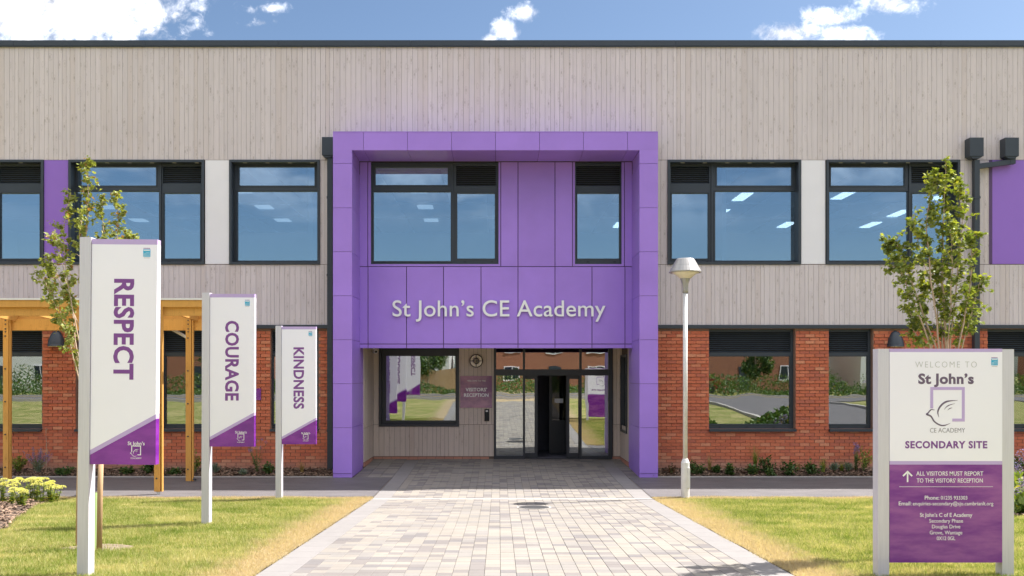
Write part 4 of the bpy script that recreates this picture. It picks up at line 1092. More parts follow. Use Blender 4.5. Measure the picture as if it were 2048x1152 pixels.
dW = 8.0
W_ = thing('welcome_sign', 'large white and purple welcome sign with two wide grey posts on the right lawn', 'sign', (px(1890, dW), dW, gz(dW)))
zt = pz(697.5, dW); zb = gz(dW) - .03; Q = lambda x: px(x, dW); Zq = lambda y: pz(y, dW)
obj('post', MB().box(Q(1756), Q(1778.5), dW, dW + .11, zb, zt), M['alu'], W_)
obj('post', MB().box(Q(2004.5), Q(2028), dW, dW + .11, zb, zt - .004), M['alu'], W_)
xa, xb = Q(1779), Q(2004); ya, yb = dW - .004, dW + .08
for nm, z1, z0, m in (('panel_band', 697.5, 704, 'lilac'), ('panel', 704.05, 922, 'sign_w'), ('panel_band', 922.05, 929, 'lilac'), ('panel_base', 929.05, 1125, 'sign_p2')):
    obj(nm, MB().box(xa, xb, ya, yb, Zq(z0), Zq(z1)), M[m], W_)
y = ya - .0015
for body, a, b, zb2, cp, m, bold, spc in (
        ('WELCOME TO', 1830, 1953, 735, 12, 'ink_lg', -.012, 1.3), ('St John\u2019s', 1836, 1947, 767, 19, 'ink_g', .035, 1.05),
        ('CE ACADEMY', 1859.5, 1929.5, 865, 9, 'ink_mg', -.008, 1.), ('SECONDARY SITE', 1810, 1974, 896, 13.3, 'ink_p', .035, 1.12),
        ('ALL VISITORS MUST REPORT', 1832, 1966, 951, 8.2, 'ink_w', .004, 1.02), ('TO THE VISITORS\u2019 RECEPTION', 1833, 1965, 965, 8.2, 'ink_w', .004, 1.02),
        ('Phone:', 1849, 1878, 999, 7.6, 'ink_w', .006, 1.), ('01235 933303', 1881, 1934, 999, 7.2, 'ink_w', 0, 1.),
        ('Email:', 1797, 1822.5, 1010.5, 7.6, 'ink_w', .006, 1.), ('enquiries-secondary@sjo.cambrianlt.org', 1825, 1986, 1010.5, 7.2, 'ink_w', 0, 1.),
        ('St John\u2019s C of E Academy', 1839.5, 1944, 1033.5, 7.6, 'ink_w', .006, 1.), ('Secondary Phase', 1858, 1925.5, 1045, 7.2, 'ink_w', 0, 1.),
        ('Douglas Drive', 1863.5, 1920, 1056.5, 7.2, 'ink_w', 0, 1.), ('Grove, Wantage', 1859, 1924, 1068.5, 7.2, 'ink_w', 0, 1.), ('0X12 0GL', 1873, 1910, 1080, 7.2, 'ink_w', 0, 1.)):
    put_text('lettering', body, Q(a), Q(b), Zq(zb2), cp / (F / dW), y, M[m], W_, bold=bold, spacing=spc)
logo(W_, Q(1894.5), Zq(808.5), (1929 - 1860) / (F / dW), y, M['lilac'], M['ink_g'])
crest(W_, Q(1988.5), Zq(724), .062, y)
mb = MB()
for pts in ([(1813.2, 964), (1816.2, 964), (1816.2, 946), (1813.2, 946)], [(1814.7, 941), (1825, 951), (1822.6, 953.2), (1814.7, 945.3)], [(1814.7, 941), (1814.7, 945.3), (1806.8, 953.2), (1804.4, 951)]):
    mb.prism([(Q(a), Zq(b)) for a, b in pts], y, y + .0015)
obj('arrow', mb, M['ink_w'], W_)
obj('rule', MB().box(Q(1798), Q(1985), y, y + .0015, Zq(973.7), Zq(973)), M['ink_w'], W_)
# back face of the sign, seen mirrored in the door glass
for nm, z1, z0, m in (('panel_band', 922, 929, 'lilac'),): pass
put_text('lettering', 'SECONDARY SITE', Q(1810), Q(1974), Zq(896), .063, yb + .0015, M['ink_p'], W_, bold=.035, spacing=1.12, back=(xa + xb) / 2)
put_text('lettering', 'St John\u2019s', Q(1836), Q(1947), Zq(767), .09, yb + .0015, M['ink_g'], W_, bold=.035, back=(xa + xb) / 2)
logo(W_, Q(1894.5), Zq(808.5), .32, yb + .0015, M['lilac'], M['ink_g'], back=(xa + xb) / 2)

# ------------------------------------------------------------------ lamp post
dL = 15.75; xl = px(1370.5, dL); zb = gz(dL); zz = lambda y: pz(y, dL)
Lp = thing('lamp_post', 'grey steel lamp post with a wide conical head beside the path', 'lamp post', (xl, dL, zb))
obj('base_column', MB().lathe(xl, dL, [(.078, zb - .05), (.078, zz(925)), (.05, zz(918)), (.045, zz(917))], 20), M['galv'], Lp, smooth=False)
obj('access_door', MB().box(xl + .025, xl + .072, dL - .085, dL - .03, zz(975), zz(935)), M['galv'], Lp)
obj('column', MB().lathe(xl, dL, [(.042, zz(918)), (.042, zz(583))], 16), M['galv'], Lp, smooth=True)
obj('bracket', MB().lathe(xl, dL, [(.052, zz(586)), (.052, zz(578)), (.058, zz(568)), (.10, zz(556)), (.15, zz(551))], 20), M['lampcap'], Lp, smooth=True)
obj('lens', MB().lathe(xl, dL, [(.10, zz(557)), (.19, zz(549)), (.265, zz(544.5))], 26), M['lens'], Lp, smooth=True)
obj('lamp_shade', MB().lathe(xl, dL, [(.292, zz(545.5)), (.296, zz(543.5)), (.235, zz(532)), (.232, zz(531)), (.168, zz(519)), (.15, zz(517.5)), (.05, zz(517))], 30), M['lampcap'], Lp)

# ------------------------------------------------------------------ timber canopy on the left
Cn = thing('timber_canopy', 'golden timber covered walkway with bolted posts along the left of the school', 'canopy', (-8, 17, -.13))
yf, ybk = 16.1, 17.9
xe = px(430, yf)
tz = lambda y: pz(y, yf)
def beam(name, x0, x1, y0, y1, z0, z1, m='timber', parent=None): return obj(name, MB().box(x0, x1, y0, y1, z0, z1), M[m], parent or Cn)
beam('beam', -17, xe, yf, yf + .06, tz(614), tz(600)); beam('beam', -17, xe, yf + .062, yf + .12, tz(631), tz(602))
beam('roof_flashing', -17, xe + .02, yf - .02, yf + .14, tz(600) + .001, tz(596.5), 'poly')
bz0, bz1 = pz(660.5, ybk), pz(637.5, ybk)
beam('beam', -17, xe, ybk + .05, ybk + .12, bz0, bz1); beam('beam', -17, xe, ybk + .13, ybk + .19, bz1 - .02, bz1 + .10)
x = xe - .08
for xr in [xe - .06 - i * .96 for i in range(13)]:
    mb = MB(); z0, z1 = tz(602), bz1 + .10
    mb.v = [(xr, yf + .122, z0 - .17), (xr + .045, yf + .122, z0 - .17), (xr + .045, ybk + .45, z1 - .17), (xr, ybk + .45, z1 - .17), (xr, yf + .122, z0), (xr + .045, yf + .122, z0), (xr + .045, ybk + .45, z1), (xr, ybk + .45, z1)]
    mb.f = [(0, 3, 2, 1), (4, 5, 6, 7), (0, 1, 5, 4), (1, 2, 6, 5), (2, 3, 7, 6), (3, 0, 4, 7)]; mb.m = [0] * 6
    obj('rafter', mb, M['timber'], Cn)
m = bpy.data.materials.new('clear_roof_sheet'); m.use_nodes = True; t = m.node_tree; t.nodes.clear()
o_ = N(t, 'ShaderNodeOutputMaterial'); mx_ = N(t, 'ShaderNodeMixShader'); mx_.inputs[0].default_value = .25
tr = N(t, 'ShaderNodeBsdfTransparent'); tr.inputs[0].default_value = (.88, .9, .9, 1); tl = N(t, 'ShaderNodeBsdfTranslucent'); tl.inputs[0].default_value = (.9, .9, .9, 1)
t.links.new(tr.outputs[0], mx_.inputs[1]); t.links.new(tl.outputs[0], mx_.inputs[2]); t.links.new(mx_.outputs[0], o_.inputs[0])
mb = MB(); z0, z1 = tz(602) + .012, bz1 + .112
mb.poly([(-17, yf - .01, z0), (xe, yf - .01, z0), (xe, ybk + .45, z1), (-17, ybk + .45, z1)]); obj('roof_sheet', mb, m, Cn)
for xpx, yy, zfoot in ((7, ybk, pz(958, ybk)), (372, ybk, pz(962, ybk)), (309, yf, pz(983, yf))):
    xc = px(xpx, yy); zt_ = pz(637, ybk) + .06 if yy == ybk else tz(602)
    gnd = gz(yy) + .02
    pc = obj('post', MB().box(xc, xc + .115, yy - .02, yy + .045, zfoot, zt_), M['timber'], Cn)
    obj('post', MB().box(xc + .132, xc + .155, yy - .018, yy + .04, zfoot, zt_ - .1), M['timber'], Cn)
    obj('steel_foot', MB().box(xc + .035, xc + .10, yy, yy + .03, gnd - .1, zfoot + .3), M['galv'], pc)
    z = zfoot + .25
    while z < zt_:
        obj('bolt', MB().tube([(xc + .05, yy - .022, z), (xc + .05, yy - .034, z)], .016, 8), M['dark'], pc); z += .69
    for q in (.04, .12, .22, .28): obj('bolt', MB().tube([(xc + .055, yy - .022, zt_ - q - .06), (xc + .055, yy - .034, zt_ - q - .06)], .014, 8), M['dark'], pc)
xc = px(384, ybk)
obj('downpipe', MB().tube([(xc, ybk + .05, 3.3), (xc, ybk + .05, .0), (xc + .03, ybk + .0, -.06), (xc + .09, ybk - .06, -.07)], .022, 8), M['dark'], Cn)
mb = MB().tube([(px(330, ybk), ybk + .3, pz(655, ybk)), (px(372, ybk), ybk + .15, pz(676, ybk))], .035, 8); obj('gutter_pipe', mb, M['galv'], Cn)

# ------------------------------------------------------------------ plants
LEAF = [(0, 0), (.32, .10), (.50, .42), (.30, .46), (.34, .86), (.10, .68), (0, 1.0), (-.10, .68), (-.34, .86), (-.30, .46), (-.50, .42), (-.32, .10)]
def add_leaf(mb, p, d, up, s, simple=False, w=.5, fold=.25):
    d = d.normalized(); sd = d.cross(up)
    if sd.length < 1e-3: sd = d.orthogonal()
    sd.normalize(); n = sd.cross(d)
    b = len(mb.v)
    if simple:
        pts = [(0, 0, 0), (w * .5, .45, fold * .3), (0, 1, -fold * .3), (-w * .5, .45, fold * .3)]
        mb.v += [tuple(p + sd * (x * s) + d * (y * s) + n * (z * s)) for x, y, z in pts]
        mb.f += [(b, b + 1, b + 2), (b, b + 2, b + 3)]; mb.m += [mb.cm] * 2
    else:
        L = [(x, y, abs(x) * fold - y * y * .18) for x, y in LEAF]
        mb.v += [tuple(p + sd * (x * s) + d * (y * s) + n * (z * s)) for x, y, z in L]
        mb.f += [(b, b + 1, b + 2, b + 3, b + 4, b + 5, b + 6), (b, b + 6, b + 7, b + 8, b + 9, b + 10, b + 11)]; mb.m += [mb.cm] * 2
def rv(r): 
    return Vector((r.gauss(0, 1), r.gauss(0, 1), r.gauss(0, 1))).normalized()

def tree(label, d, base_px, shoots, mleaf, seed, dens, lsz=.062, spread=.10):
    """shoots: list of photo-pixel polylines (base to tip) with a depth offset, each a leafy ascending branch"""
    r = random.Random(seed); bx = px(base_px, d); bz = gz(d)
    t = thing('young_tree', label, 'tree', (bx, d, bz))
    tr_ = MB(); cr = MB()
    for pts, off, r0, l0, dn in shoots:
        P = []
        for i, (x, y) in enumerate(pts):
            s = i / (len(pts) - 1); dd = d + off * s + (r.uniform(-.03, .03) if i else 0)
            P.append(Vector((px(x, dd), dd, pz(y, dd))))
        Q2 = []
        for i in range(len(P) - 1):
            for k in range(5):
                u = k / 5; q = P[i].lerp(P[i + 1], u); Q2.append(q + Vector((r.uniform(-1, 1), r.uniform(-1, 1), 0)) * .008)
        Q2.append(P[-1]); n = len(Q2)
        tr_.tube(Q2, [max(.0025, r0 * .72 * (1 - i / n) ** .8) for i in range(n)], 6)
        Lt = sum((Q2[i + 1] - Q2[i]).length for i in range(n - 1)); cnt = int(Lt * dens * dn)
        clumps = max(3, int(cnt / 15))
        for c in range(clumps):
            s = l0 + (1 - l0) * (c + r.random()) / clumps; i = min(int(s * (n - 1)), n - 2); p = Q2[i].lerp(Q2[i + 1], s * (n - 1) - i)
            ax = (Q2[i + 1] - Q2[i]).normalized()
            out_ = (ax.cross(rv(r)) + ax * r.uniform(.0, .9)).normalized(); ln = r.uniform(.03, spread * 2.0) * (1 - .45 * s)
            tip = p + out_ * ln
            tr_.tube([p, p.lerp(tip, .5) + Vector((0, 0, .01)), tip], [.0035, .0025, .0015], 4, cap=False)
            for k in range(r.randint(8, 20)):
                q = p.lerp(tip, r.uniform(.2, 1.1)) + rv(r) * r.uniform(0, .045)
                dr = (out_ * .5 + rv(r) * .8 + Vector((0, 0, -.25))).normalized()
                add_leaf(cr, q, dr, Vector((0, 0, 1)) + rv(r) * .7, lsz * r.uniform(.6, 1.2))
    obj('trunk', tr_, M['bark'], t); obj('crown', cr, M[mleaf], t)
    return t
dT = 9.75
tree('young maple with drying yellow green leaves behind the respect sign', dT, 187, [
    ([(187, 1100), (184, 930), (178, 760), (176, 600), (172, 470), (176, 400), (174, 318)], .0, .026, .52, 1.0),
    ([(183, 880), (172, 740), (150, 640), (128, 520), (128, 440), (142, 385)], -.15, .014, .42, 1.0),
    ([(182, 860), (160, 730), (120, 640), (95, 560), (92, 525)], .2, .012, .35, 1.3),
    ([(182, 800), (196, 640), (206, 520), (205, 440), (203, 390)], .1, .013, .45, .9),
    ([(184, 790), (212, 620), (232, 500), (236, 440), (234, 385)], -.1, .013, .5, .9),
    ([(184, 760), (222, 600), (246, 480), (262, 470)], .2, .010, .5, .8),
    ([(180, 820), (155, 700), (140, 600), (120, 500), (104, 465)], .3, .012, .4, 1.2),
    ([(181, 850), (150, 730), (136, 660), (108, 600), (80, 545)], -.2, .011, .35, 1.3),
    ([(180, 700), (160, 560), (160, 470), (165, 420)], -.2, .011, .3, 1.0),
    ([(181, 820), (160, 745), (150, 700), (142, 640)], .0, .010, .2, 1.5),
    ([(178, 700), (140, 610), (118, 560), (100, 510)], .05, .010, .3, 1.3),
], 'leaf1', 3, 150, lsz=.045)
dT2 = 9.25
tree('fresh green young maple rising behind the welcome sign', dT2, 1890, [
    ([(1890, 1120), (1893, 900), (1892, 700), (1885, 560), (1886, 430), (1892, 326)], .0, .030, .42, 1.2),
    ([(1889, 900), (1880, 700), (1862, 560), (1852, 450), (1862, 380), (1872, 350)], -.15, .016, .40, 1.3),
    ([(1889, 900), (1874, 700), (1836, 600), (1808, 520), (1790, 480), (1776, 492)], .15, .015, .42, 1.4),
    ([(1888, 880), (1860, 690), (1822, 590), (1800, 540), (1785, 515)], -.2, .014, .40, 1.3),
    ([(1890, 880), (1900, 700), (1915, 560), (1925, 440), (1915, 360)], .1, .015, .40, 1.2),
    ([(1890, 860), (1918, 690), (1940, 580), (1944, 490), (1948, 470)], -.1, .014, .40, 1.2),
    ([(1891, 860), (1925, 690), (1950, 600), (1962, 550)], .2, .012, .40, 1.3),
    ([(1889, 880), (1885, 690), (1870, 600), (1840, 500), (1824, 432)], .2, .013, .45, 1.3),
    ([(1890, 860), (1900, 640), (1905, 520), (1898, 430)], -.25, .013, .30, 1.4),
    ([(1889, 860), (1862, 690), (1845, 620), (1842, 560)], .25, .012, .35, 1.5),
    ([(1890, 860), (1910, 700), (1928, 640), (1936, 620)], .3, .012, .35, 1.5),
    ([(1889, 860), (1850, 700), (1828, 660), (1815, 610)], .0, .011, .35, 1.6),
    ([(1891, 820), (1885, 680), (1880, 600), (1870, 520)], .1, .012, .30, 1.5),
], 'leaf2', 8, 150, lsz=.048, spread=.12)
# stakes and guard of the left tree
for xs, ytop, dd, w_, lab in ((200, 918, 9.6, .030, 'stout round tree stake on the lawn just right of the respect sign post'), (156, 903, 9.9, .018, 'thin wooden stake half hidden left of the respect sign post')):
    xx = px(xs, dd); o = obj('tree_stake', MB().tube([(xx - .01, dd, gz(dd) - .05), (xx, dd, .8), (xx + .012, dd, pz(ytop, dd))], [w_ * 1.05, w_, w_ * .95], 10), M['stake'], smooth=True)
    o['label'] = lab; o['category'] = 'stake'; o['group'] = 'stakes of the young tree'
gd = 9.72; gx = px(188, gd); mb = MB()
mb.tube([(gx, gd, gz(gd)), (gx + .004, gd, .5), (gx + .002, gd, pz(985, gd))], [.030, .032, .034], 10, cap=False)
o = obj('tree_guard', mb, M['guard'], smooth=True); o['label'] = 'pale green plastic guard around the foot of the left tree'; o['category'] = 'tree guard'
o = obj('soil_ring', MB().flat([(gx + .02 + .38 * math.cos(a / 12 * 6.283) * (1 + .12 * math.sin(a * 2.3)), gd + .05 + .24 * math.sin(a / 12 * 6.283), ) for a in range(12)], gz(gd) - .03, gz(gd) + .004), M['straw']); o['kind'] = 'structure'
o.rotation_euler = (0, 0, 0)

PLANT_Z = lambda x, y: bedz(x, y)
def plant(kind, label, xpx, ypx_base, d, h, wd, seed, name=None, group=None):
    r = random.Random(seed); x = px(xpx, d); z0 = pz(ypx_base, d); p0 = Vector((x, d, z0))
    mb = MB(); mats = []
    if kind in ('leafy', 'leafy2', 'brown', 'silver', 'dense'):
        mt = {'leafy': 'shrub', 'leafy2': 'shrub2', 'brown': 'brownleaf', 'silver': 'silver', 'dense': 'shrub2'}[kind]; mats = [M['stem'], M[mt]]
        ns = {'leafy': 11, 'leafy2': 12, 'brown': 8, 'silver': 46, 'dense': 18}[kind]
        for s in range(ns):
            a = r.uniform(0, 6.283); lean = r.uniform(.1, 1.) ** .7; tip = p0 + Vector((math.cos(a) * wd / 2 * lean, math.sin(a) * min(wd / 2, .25) * lean, h * (1 - .45 * lean * lean) * r.uniform(.7, 1.05)))
            mid = p0.lerp(tip, .5) + Vector((0, 0, h * .12)); mb.cm = 0; mb.tube([p0, mid, tip], [.005, .004, .002], 4, cap=False); mb.cm = 1
            if kind == 'silver':
                for k in range(3): add_leaf(mb, p0.lerp(tip, .3 * k), (tip - p0) + rv(r) * .03, rv(r), h * .55, True, .07)
            else:
                n = {'leafy': 26, 'leafy2': 24, 'brown': 16, 'dense': 40}[kind]
                for k in range(n):
                    u = r.uniform(.2, 1.05); q = (p0.lerp(mid, u * 2) if u < .5 else mid.lerp(tip, u * 2 - 1)) + rv(r) * .03
                    add_leaf(mb, q, rv(r) + Vector((math.cos(a), math.sin(a), .1)) * .8, Vector((0, 0, 1)) + rv(r) * .5, {'leafy': .075, 'leafy2': .055, 'brown': .06, 'dense': .045}[kind] * r.uniform(.6, 1.25), True, .62)
    elif kind in ('grass', 'drygrass'):
        mats = [M['stem'], M['shrub2' if kind == 'grass' else 'strawgrass']]; mb.cm = 1
        for s in range(95 if kind == 'grass' else 70):
            a = r.uniform(0, 6.283); hh = h * r.uniform(.45, 1.05); le = r.uniform(.05, 1) * wd / 2
            b0 = p0 + Vector((r.uniform(-.03, .03), r.uniform(-.03, .03), 0)); prev = b0; wv = Vector((-math.sin(a), math.cos(a), 0)) * .004
            for k in range(1, 5):
                u = k / 4; q = b0 + Vector((math.cos(a) * le * u * u, math.sin(a) * le * u * u, hh * (u - .15 * u * u)))
                mb.poly([prev - wv * (1.2 - u + .25), prev + wv * (1.2 - u + .25), q + wv * (1.0 - u + .1), q - wv * (1.0 - u + .1)]); prev = q
    elif kind in ('lavender', 'verbena', 'agapanthus'):
        mats = [M['stem'], M['silver' if kind == 'lavender' else 'shrub'], M['violet']]
        for s in range({'lavender': 30, 'verbena': 16, 'agapanthus': 9}[kind]):
            a = r.uniform(0, 6.283); le = r.uniform(.1, 1) * wd / 2; hh = h * r.uniform(.65, 1.05); tip = p0 + Vector((math.cos(a) * le, math.sin(a) * le * .5, hh)); mid = p0.lerp(tip, .5) + Vector((0, 0, .03))
            mb.cm = 0; mb.tube([p0, mid, tip], [.004, .003, .0018], 4, cap=False); mb.cm = 1
            for k in range(12): add_leaf(mb, p0.lerp(tip, r.uniform(.0, .55)) + rv(r) * .02, rv(r) + Vector((0, 0, .6)), rv(r), .055, True, .22)
            mb.cm = 2
            if kind == 'lavender':
                for k in range(26): add_leaf(mb, p0.lerp(tip, r.uniform(.6, 1.0)) + rv(r) * .012, rv(r), rv(r), .022, True, .6)
            else:
                for k in range(26): add_leaf(mb, tip + rv(r) * (.03 if kind == 'verbena' else .055), rv(r), rv(r), .02 if kind == 'verbena' else .035, True, .5)
        if kind == 'agapanthus':
            mb.cm = 1
            for s in range(60):
                a = r.uniform(0, 6.283); le = r.uniform(.3, 1) * .38; prev = p0; wv = Vector((-math.sin(a), math.cos(a), 0)) * .012; hh = h * r.uniform(.4, .62)
                for k in range(1, 5):
                    u = k / 4; q = p0 + Vector((math.cos(a) * le * u, math.sin(a) * le * u, hh * (1.6 * u - .9 * u * u))); mb.poly([prev - wv, prev + wv, q + wv * (1.05 - u), q - wv * (1.05 - u)]); prev = q
    elif kind == 'sapling':
        mats = [M['bark'], M['silver']]; mb.cm = 0
        mb.tube([p0, p0 + Vector((.02, 0, h * .5)), p0 + Vector((-.01, 0, h))], [.008, .006, .002], 6)
        for s in range(16):
            u = r.uniform(.35, 1); q = p0 + Vector((0, 0, h * u)); dr = Vector((r.uniform(-1, 1), r.uniform(-.5, .5), .9)) * .14 * (1.3 - u); mb.cm = 0; mb.tube([q, q + dr], [.0025, .001], 4, cap=False)
            mb.cm = 1
            for k in range(2): add_leaf(mb, q + dr * r.random(), rv(r), rv(r), .02, True)
    elif kind == 'sedum':
        mats = [M['stem'], M['shrub2'], M['sedumf']]
        for s in range(r.randint(4, 6)):
            a = r.uniform(0, 6.283); le = r.uniform(.1, 1) * wd / 2; hh = h * r.uniform(.72, 1.0); tip = p0 + Vector((math.cos(a) * le, math.sin(a) * le * .7, hh)); mb.cm = 0; mb.tube([p0 + Vector((le * .3 * math.cos(a), 0, 0)), tip], [.008, .006], 5, cap=False)
            mb.cm = 1
            for k in range(17):
                u = r.uniform(.03, .75); add_leaf(mb, p0.lerp(tip, u), Vector((math.cos(k * 2.4), math.sin(k * 2.4), .45)), Vector((0, 0, 1)), .085 * (1.15 - .6 * u), True, .5)
            mb.cm = 2; hr = r.uniform(.055, .085)
            for k in range(170):
                q = rv(r); q.z = abs(q.z); c = tip + Vector((q.x * hr, q.y * hr, q.z * hr * .5)); add_leaf(mb, c, q + rv(r) * .4, rv(r), .014, True, .9)
    o = obj(name or 'bed_plant', mb, mats); o['label'] = label; o['category'] = 'plant'
    if group: o['group'] = group
    return o
gl, gr = 'plants in the left wall bed', 'plants in the right wall bed'
plant('dense', 'round light green shrub in the wall bed right of the far left canopy post', 36, 946, 18.95, .42, .36, 1, 'shrub', gl)
plant('lavender', 'sprawling silvery shrub with violet spikes left of the respect sign', 76, 945, 18.9, .55, .75, 2, 'lavender', gl)
plant('sapling', 'bare thin twiggy sapling against the brick left of the respect sign', 92, 942, 19.0, .95, .3, 3, 'sapling', gl)
plant('leafy', 'low dark leafy plant beside the post of the respect sign, left side', 132, 953, 18.8, .22, .45, 4, 'bed_plant', gl)
plant('leafy', 'small low green plant seen right of the round tree stake', 258, 950, 18.85, .20, .32, 5, 'bed_plant', gl)
plant('leafy', 'dark leafy plant just left of the front canopy post', 297, 948, 18.85, .28, .30, 6, 'bed_plant', gl)
plant('leafy', 'low green plant between the front and back canopy posts', 348, 953, 18.8, .18, .25, 7, 'bed_plant', gl)
plant('leafy2', 'taller light green shrub right of the back canopy post', 390, 945, 18.9, .52, .36, 8, 'shrub', gl)
plant('silver', 'silvery wispy plant just right of the courage sign post', 430, 948, 18.9, .26, .22, 9, 'bed_plant', gl)
plant('verbena', 'tall dark purple flowering plant under the courage sign panel', 515, 945, 18.95, .72, .55, 10, 'verbena', gl)
plant('silver', 'small silver blue tuft below the purple flowering plant', 486, 953, 18.75, .18, .2, 11, 'bed_plant', gl)
plant('leafy', 'bright green low plant left of the kindness sign post', 537, 951, 18.8, .28, .28, 12, 'bed_plant', gl)
plant('drygrass', 'dry straw coloured tuft right of the kindness sign post', 604, 946, 18.95, .32, .3, 13, 'bed_plant', gl)
plant('leafy', 'small fern like plant at the foot of the right purple pier', 1302, 959, 18.66, .2, .26, 14, 'bed_plant', gr)
plant('brown', 'withered brown plant between the right purple pier and the lamp post', 1342, 948, 18.8, .2, .26, 15, 'bed_plant', gr)
plant('leafy', 'broad dark leafy plant immediately right of the lamp post', 1391, 953, 18.8, .36, .36, 16, 'bed_plant', gr)
plant('drygrass', 'wispy orange grass tuft left of the first right window', 1419, 940, 19.05, .42, .24, 17, 'bed_plant', gr)
plant('leafy', 'very small green plant below the orange grass tuft', 1433, 944, 18.95, .14, .16, 18, 'bed_plant', gr)
plant('leafy', 'upright dark leafy plant below the left side of the first right window', 1463, 956, 18.72, .32, .24, 19, 'bed_plant', gr)
plant('grass', 'tall green and orange ornamental grass below the first right window', 1510, 938, 19.05, .62, .42, 20, 'bed_plant', gr)
plant('leafy', 'leafy plant at the foot of the tall ornamental grass', 1506, 952, 18.8, .26, .28, 21, 'bed_plant', gr)
plant('leafy', 'wide leafy shrub right of the tall ornamental grass', 1532, 950, 18.85, .42, .38, 22, 'shrub', gr)
plant('leafy', 'small bright plant at the front edge under the wide leafy shrub', 1540, 958, 18.68, .2, .2, 23, 'bed_plant', gr)
plant('leafy', 'dense dark leafy shrub below the right edge of the first right window', 1577, 954, 18.75, .38, .38, 24, 'shrub', gr)
plant('drygrass', 'small straw tuft behind the dense dark shrub', 1596, 940, 19.0, .22, .26, 25, 'bed_plant', gr)
plant('leafy', 'leafy shrub below the brick pier between the two right windows', 1624, 952, 18.8, .36, .42, 26, 'shrub', gr)
plant('grass', 'spiky sword leaved plant left of the two silver tufts', 1646, 944, 18.9, .38, .36, 27, 'bed_plant', gr)
plant('silver', 'silver blue tuft, left of the pair below the second right window', 1669, 942, 18.85, .2, .24, 28, 'bed_plant', gr)
plant('silver', 'silver blue tuft, right of the pair below the second right window', 1696, 942, 18.85, .2, .24, 29, 'bed_plant', gr)
plant('grass', 'drooping green strappy plant between the two silver tufts', 1683, 944, 19.0, .3, .3, 30, 'bed_plant', gr)
plant('leafy2', 'light green shrub with yellowing leaves left of the welcome sign', 1727, 942, 18.9, .5, .42, 31, 'shrub', gr)
plant('verbena', 'violet flower on a thin stem above the light green shrub', 1712, 940, 19.0, .58, .12, 32, 'verbena', gr)
plant('leafy', 'dark leafy plant at the right picture edge by the brick wall', 2040, 945, 18.85, .35, .4, 33, 'bed_plant', gr)
for i, (x, y, d, h, lab) in enumerate(((6, 1004, 14.9, .40, 'pale sedum cut off by the left picture edge'), (22, 1006, 14.6, .40, 'pale yellow sedum second from the left picture edge'), (48, 1001, 15.0, .46, 'tallest pale sedum of the lawn bed'), (44, 1012, 14.2, .30, 'low sedum at the front of the lawn bed'),
        (72, 1003, 14.9, .42, 'pale sedum in the middle of the lawn bed'), (84, 1004, 14.7, .42, 'pale sedum right of the middle of the lawn bed'), (100, 1005, 14.8, .36, 'pale sedum near the right end of the lawn bed'), (110, 1003, 15.1, .28, 'smallest pale sedum at the right end of the lawn bed'),
        (-14, 1003, 15.0, .40, 'pale sedum outside the left picture edge'), (60, 1001, 15.25, .40, 'pale sedum at the back of the lawn bed'))):
    if x < 0: continue
    yb_ = VY + (CZ - gz(d)) * F / d
    plant('sedum', lab, x, yb_, d, h, .30, 50 + i, 'sedum', 'sedums in the lawn flower bed')
plant('agapanthus', 'violet agapanthus with strappy leaves beside the welcome sign post', 2042, 1021, 13.7, .98, .45, 70, 'agapanthus', 'flowering plants right of the welcome sign')
plant('agapanthus', 'shorter agapanthus at the right picture edge', 2052, 1036, 13.1, .62, .45, 71, 'agapanthus', 'flowering plants right of the welcome sign')

# ------------------------------------------------------------------ grass blades on both lawns
def blades(name, label, x_lo, x_hi, y_lo, y_hi, n, side):
    y = y_lo + (y_hi - y_lo) * rng.random(n * 3) ** 1.25; x = x_lo + (x_hi - x_lo) * rng.random(n * 3)
    ok = (np.abs(x - .015 * y) < y * .625 + .5)
    if side < 0:
        ok &= ~((x < -6.66 - (y - 11.4) * .40) & (y > 10.6 + (x + 8) * .571)); ok &= (x < XL - .015 + .045 * rng.random(n * 3) ** 3 * (1 + np.sin(y * 5.) * .8))
    else:
        ok &= ~((x > 7.7) & (y > 12.7)); ok &= (x > XR + .015 - .045 * rng.random(n * 3) ** 3 * (1 + np.sin(y * 4.3) * .8))
    ok &= ~(((x - gx) / .42) ** 2 + ((y - gd - .05) / .26) ** 2 < 1) | (rng.random(n * 3) < .12)
    x, y = x[ok][:n], y[ok][:n]; n = len(x)
    edge = np.minimum(np.where(side < 0, XL - x, x - XR), (15.85 - y) * 1.4)
    hgt = rng.uniform(.014, .056, n) * np.clip(.55 + edge * .9, .45, 1.0) * (1 + .35 * np.sin(x * 3.1 + y * 1.7) * np.sin(y * 2.3 - x))
    z = -.14 + .049 * (15.6 - np.minimum(y, 15.6))
    a = rng.uniform(0, 2 * np.pi, n); lean = rng.uniform(.1, 1.0, n) * hgt; wd = rng.uniform(.0022, .0048, n)
    a2 = rng.uniform(0, 2 * np.pi, n)
    V = np.empty((n, 3, 3), np.float32)
    V[:, 0] = np.stack([x - np.cos(a2) * wd, y - np.sin(a2) * wd, z - .006], 1); V[:, 1] = np.stack([x + np.cos(a2) * wd, y + np.sin(a2) * wd, z - .006], 1)
    V[:, 2] = np.stack([x + np.cos(a) * lean, y + np.sin(a) * lean, z + hgt], 1)
    me = bpy.data.meshes.new(name); me.vertices.add(n * 3); me.vertices.foreach_set('co', V.ravel()); me.loops.add(n * 3); me.loops.foreach_set('vertex_index', np.arange(n * 3, dtype=np.int32))
    me.polygons.add(n); me.polygons.foreach_set('loop_start', np.arange(0, n * 3, 3, dtype=np.int32)); me.update(calc_edges=True); me.materials.append(M['blade'])
    o = bpy.data.objects.new(name, me); COL.objects.link(o); o['kind'] = 'stuff'; o['label'] = label
blades('grass', 'short patchy lawn grass left of the paved path', -10.4, XL + .04, 7.4, 15.83, 330000, -1)
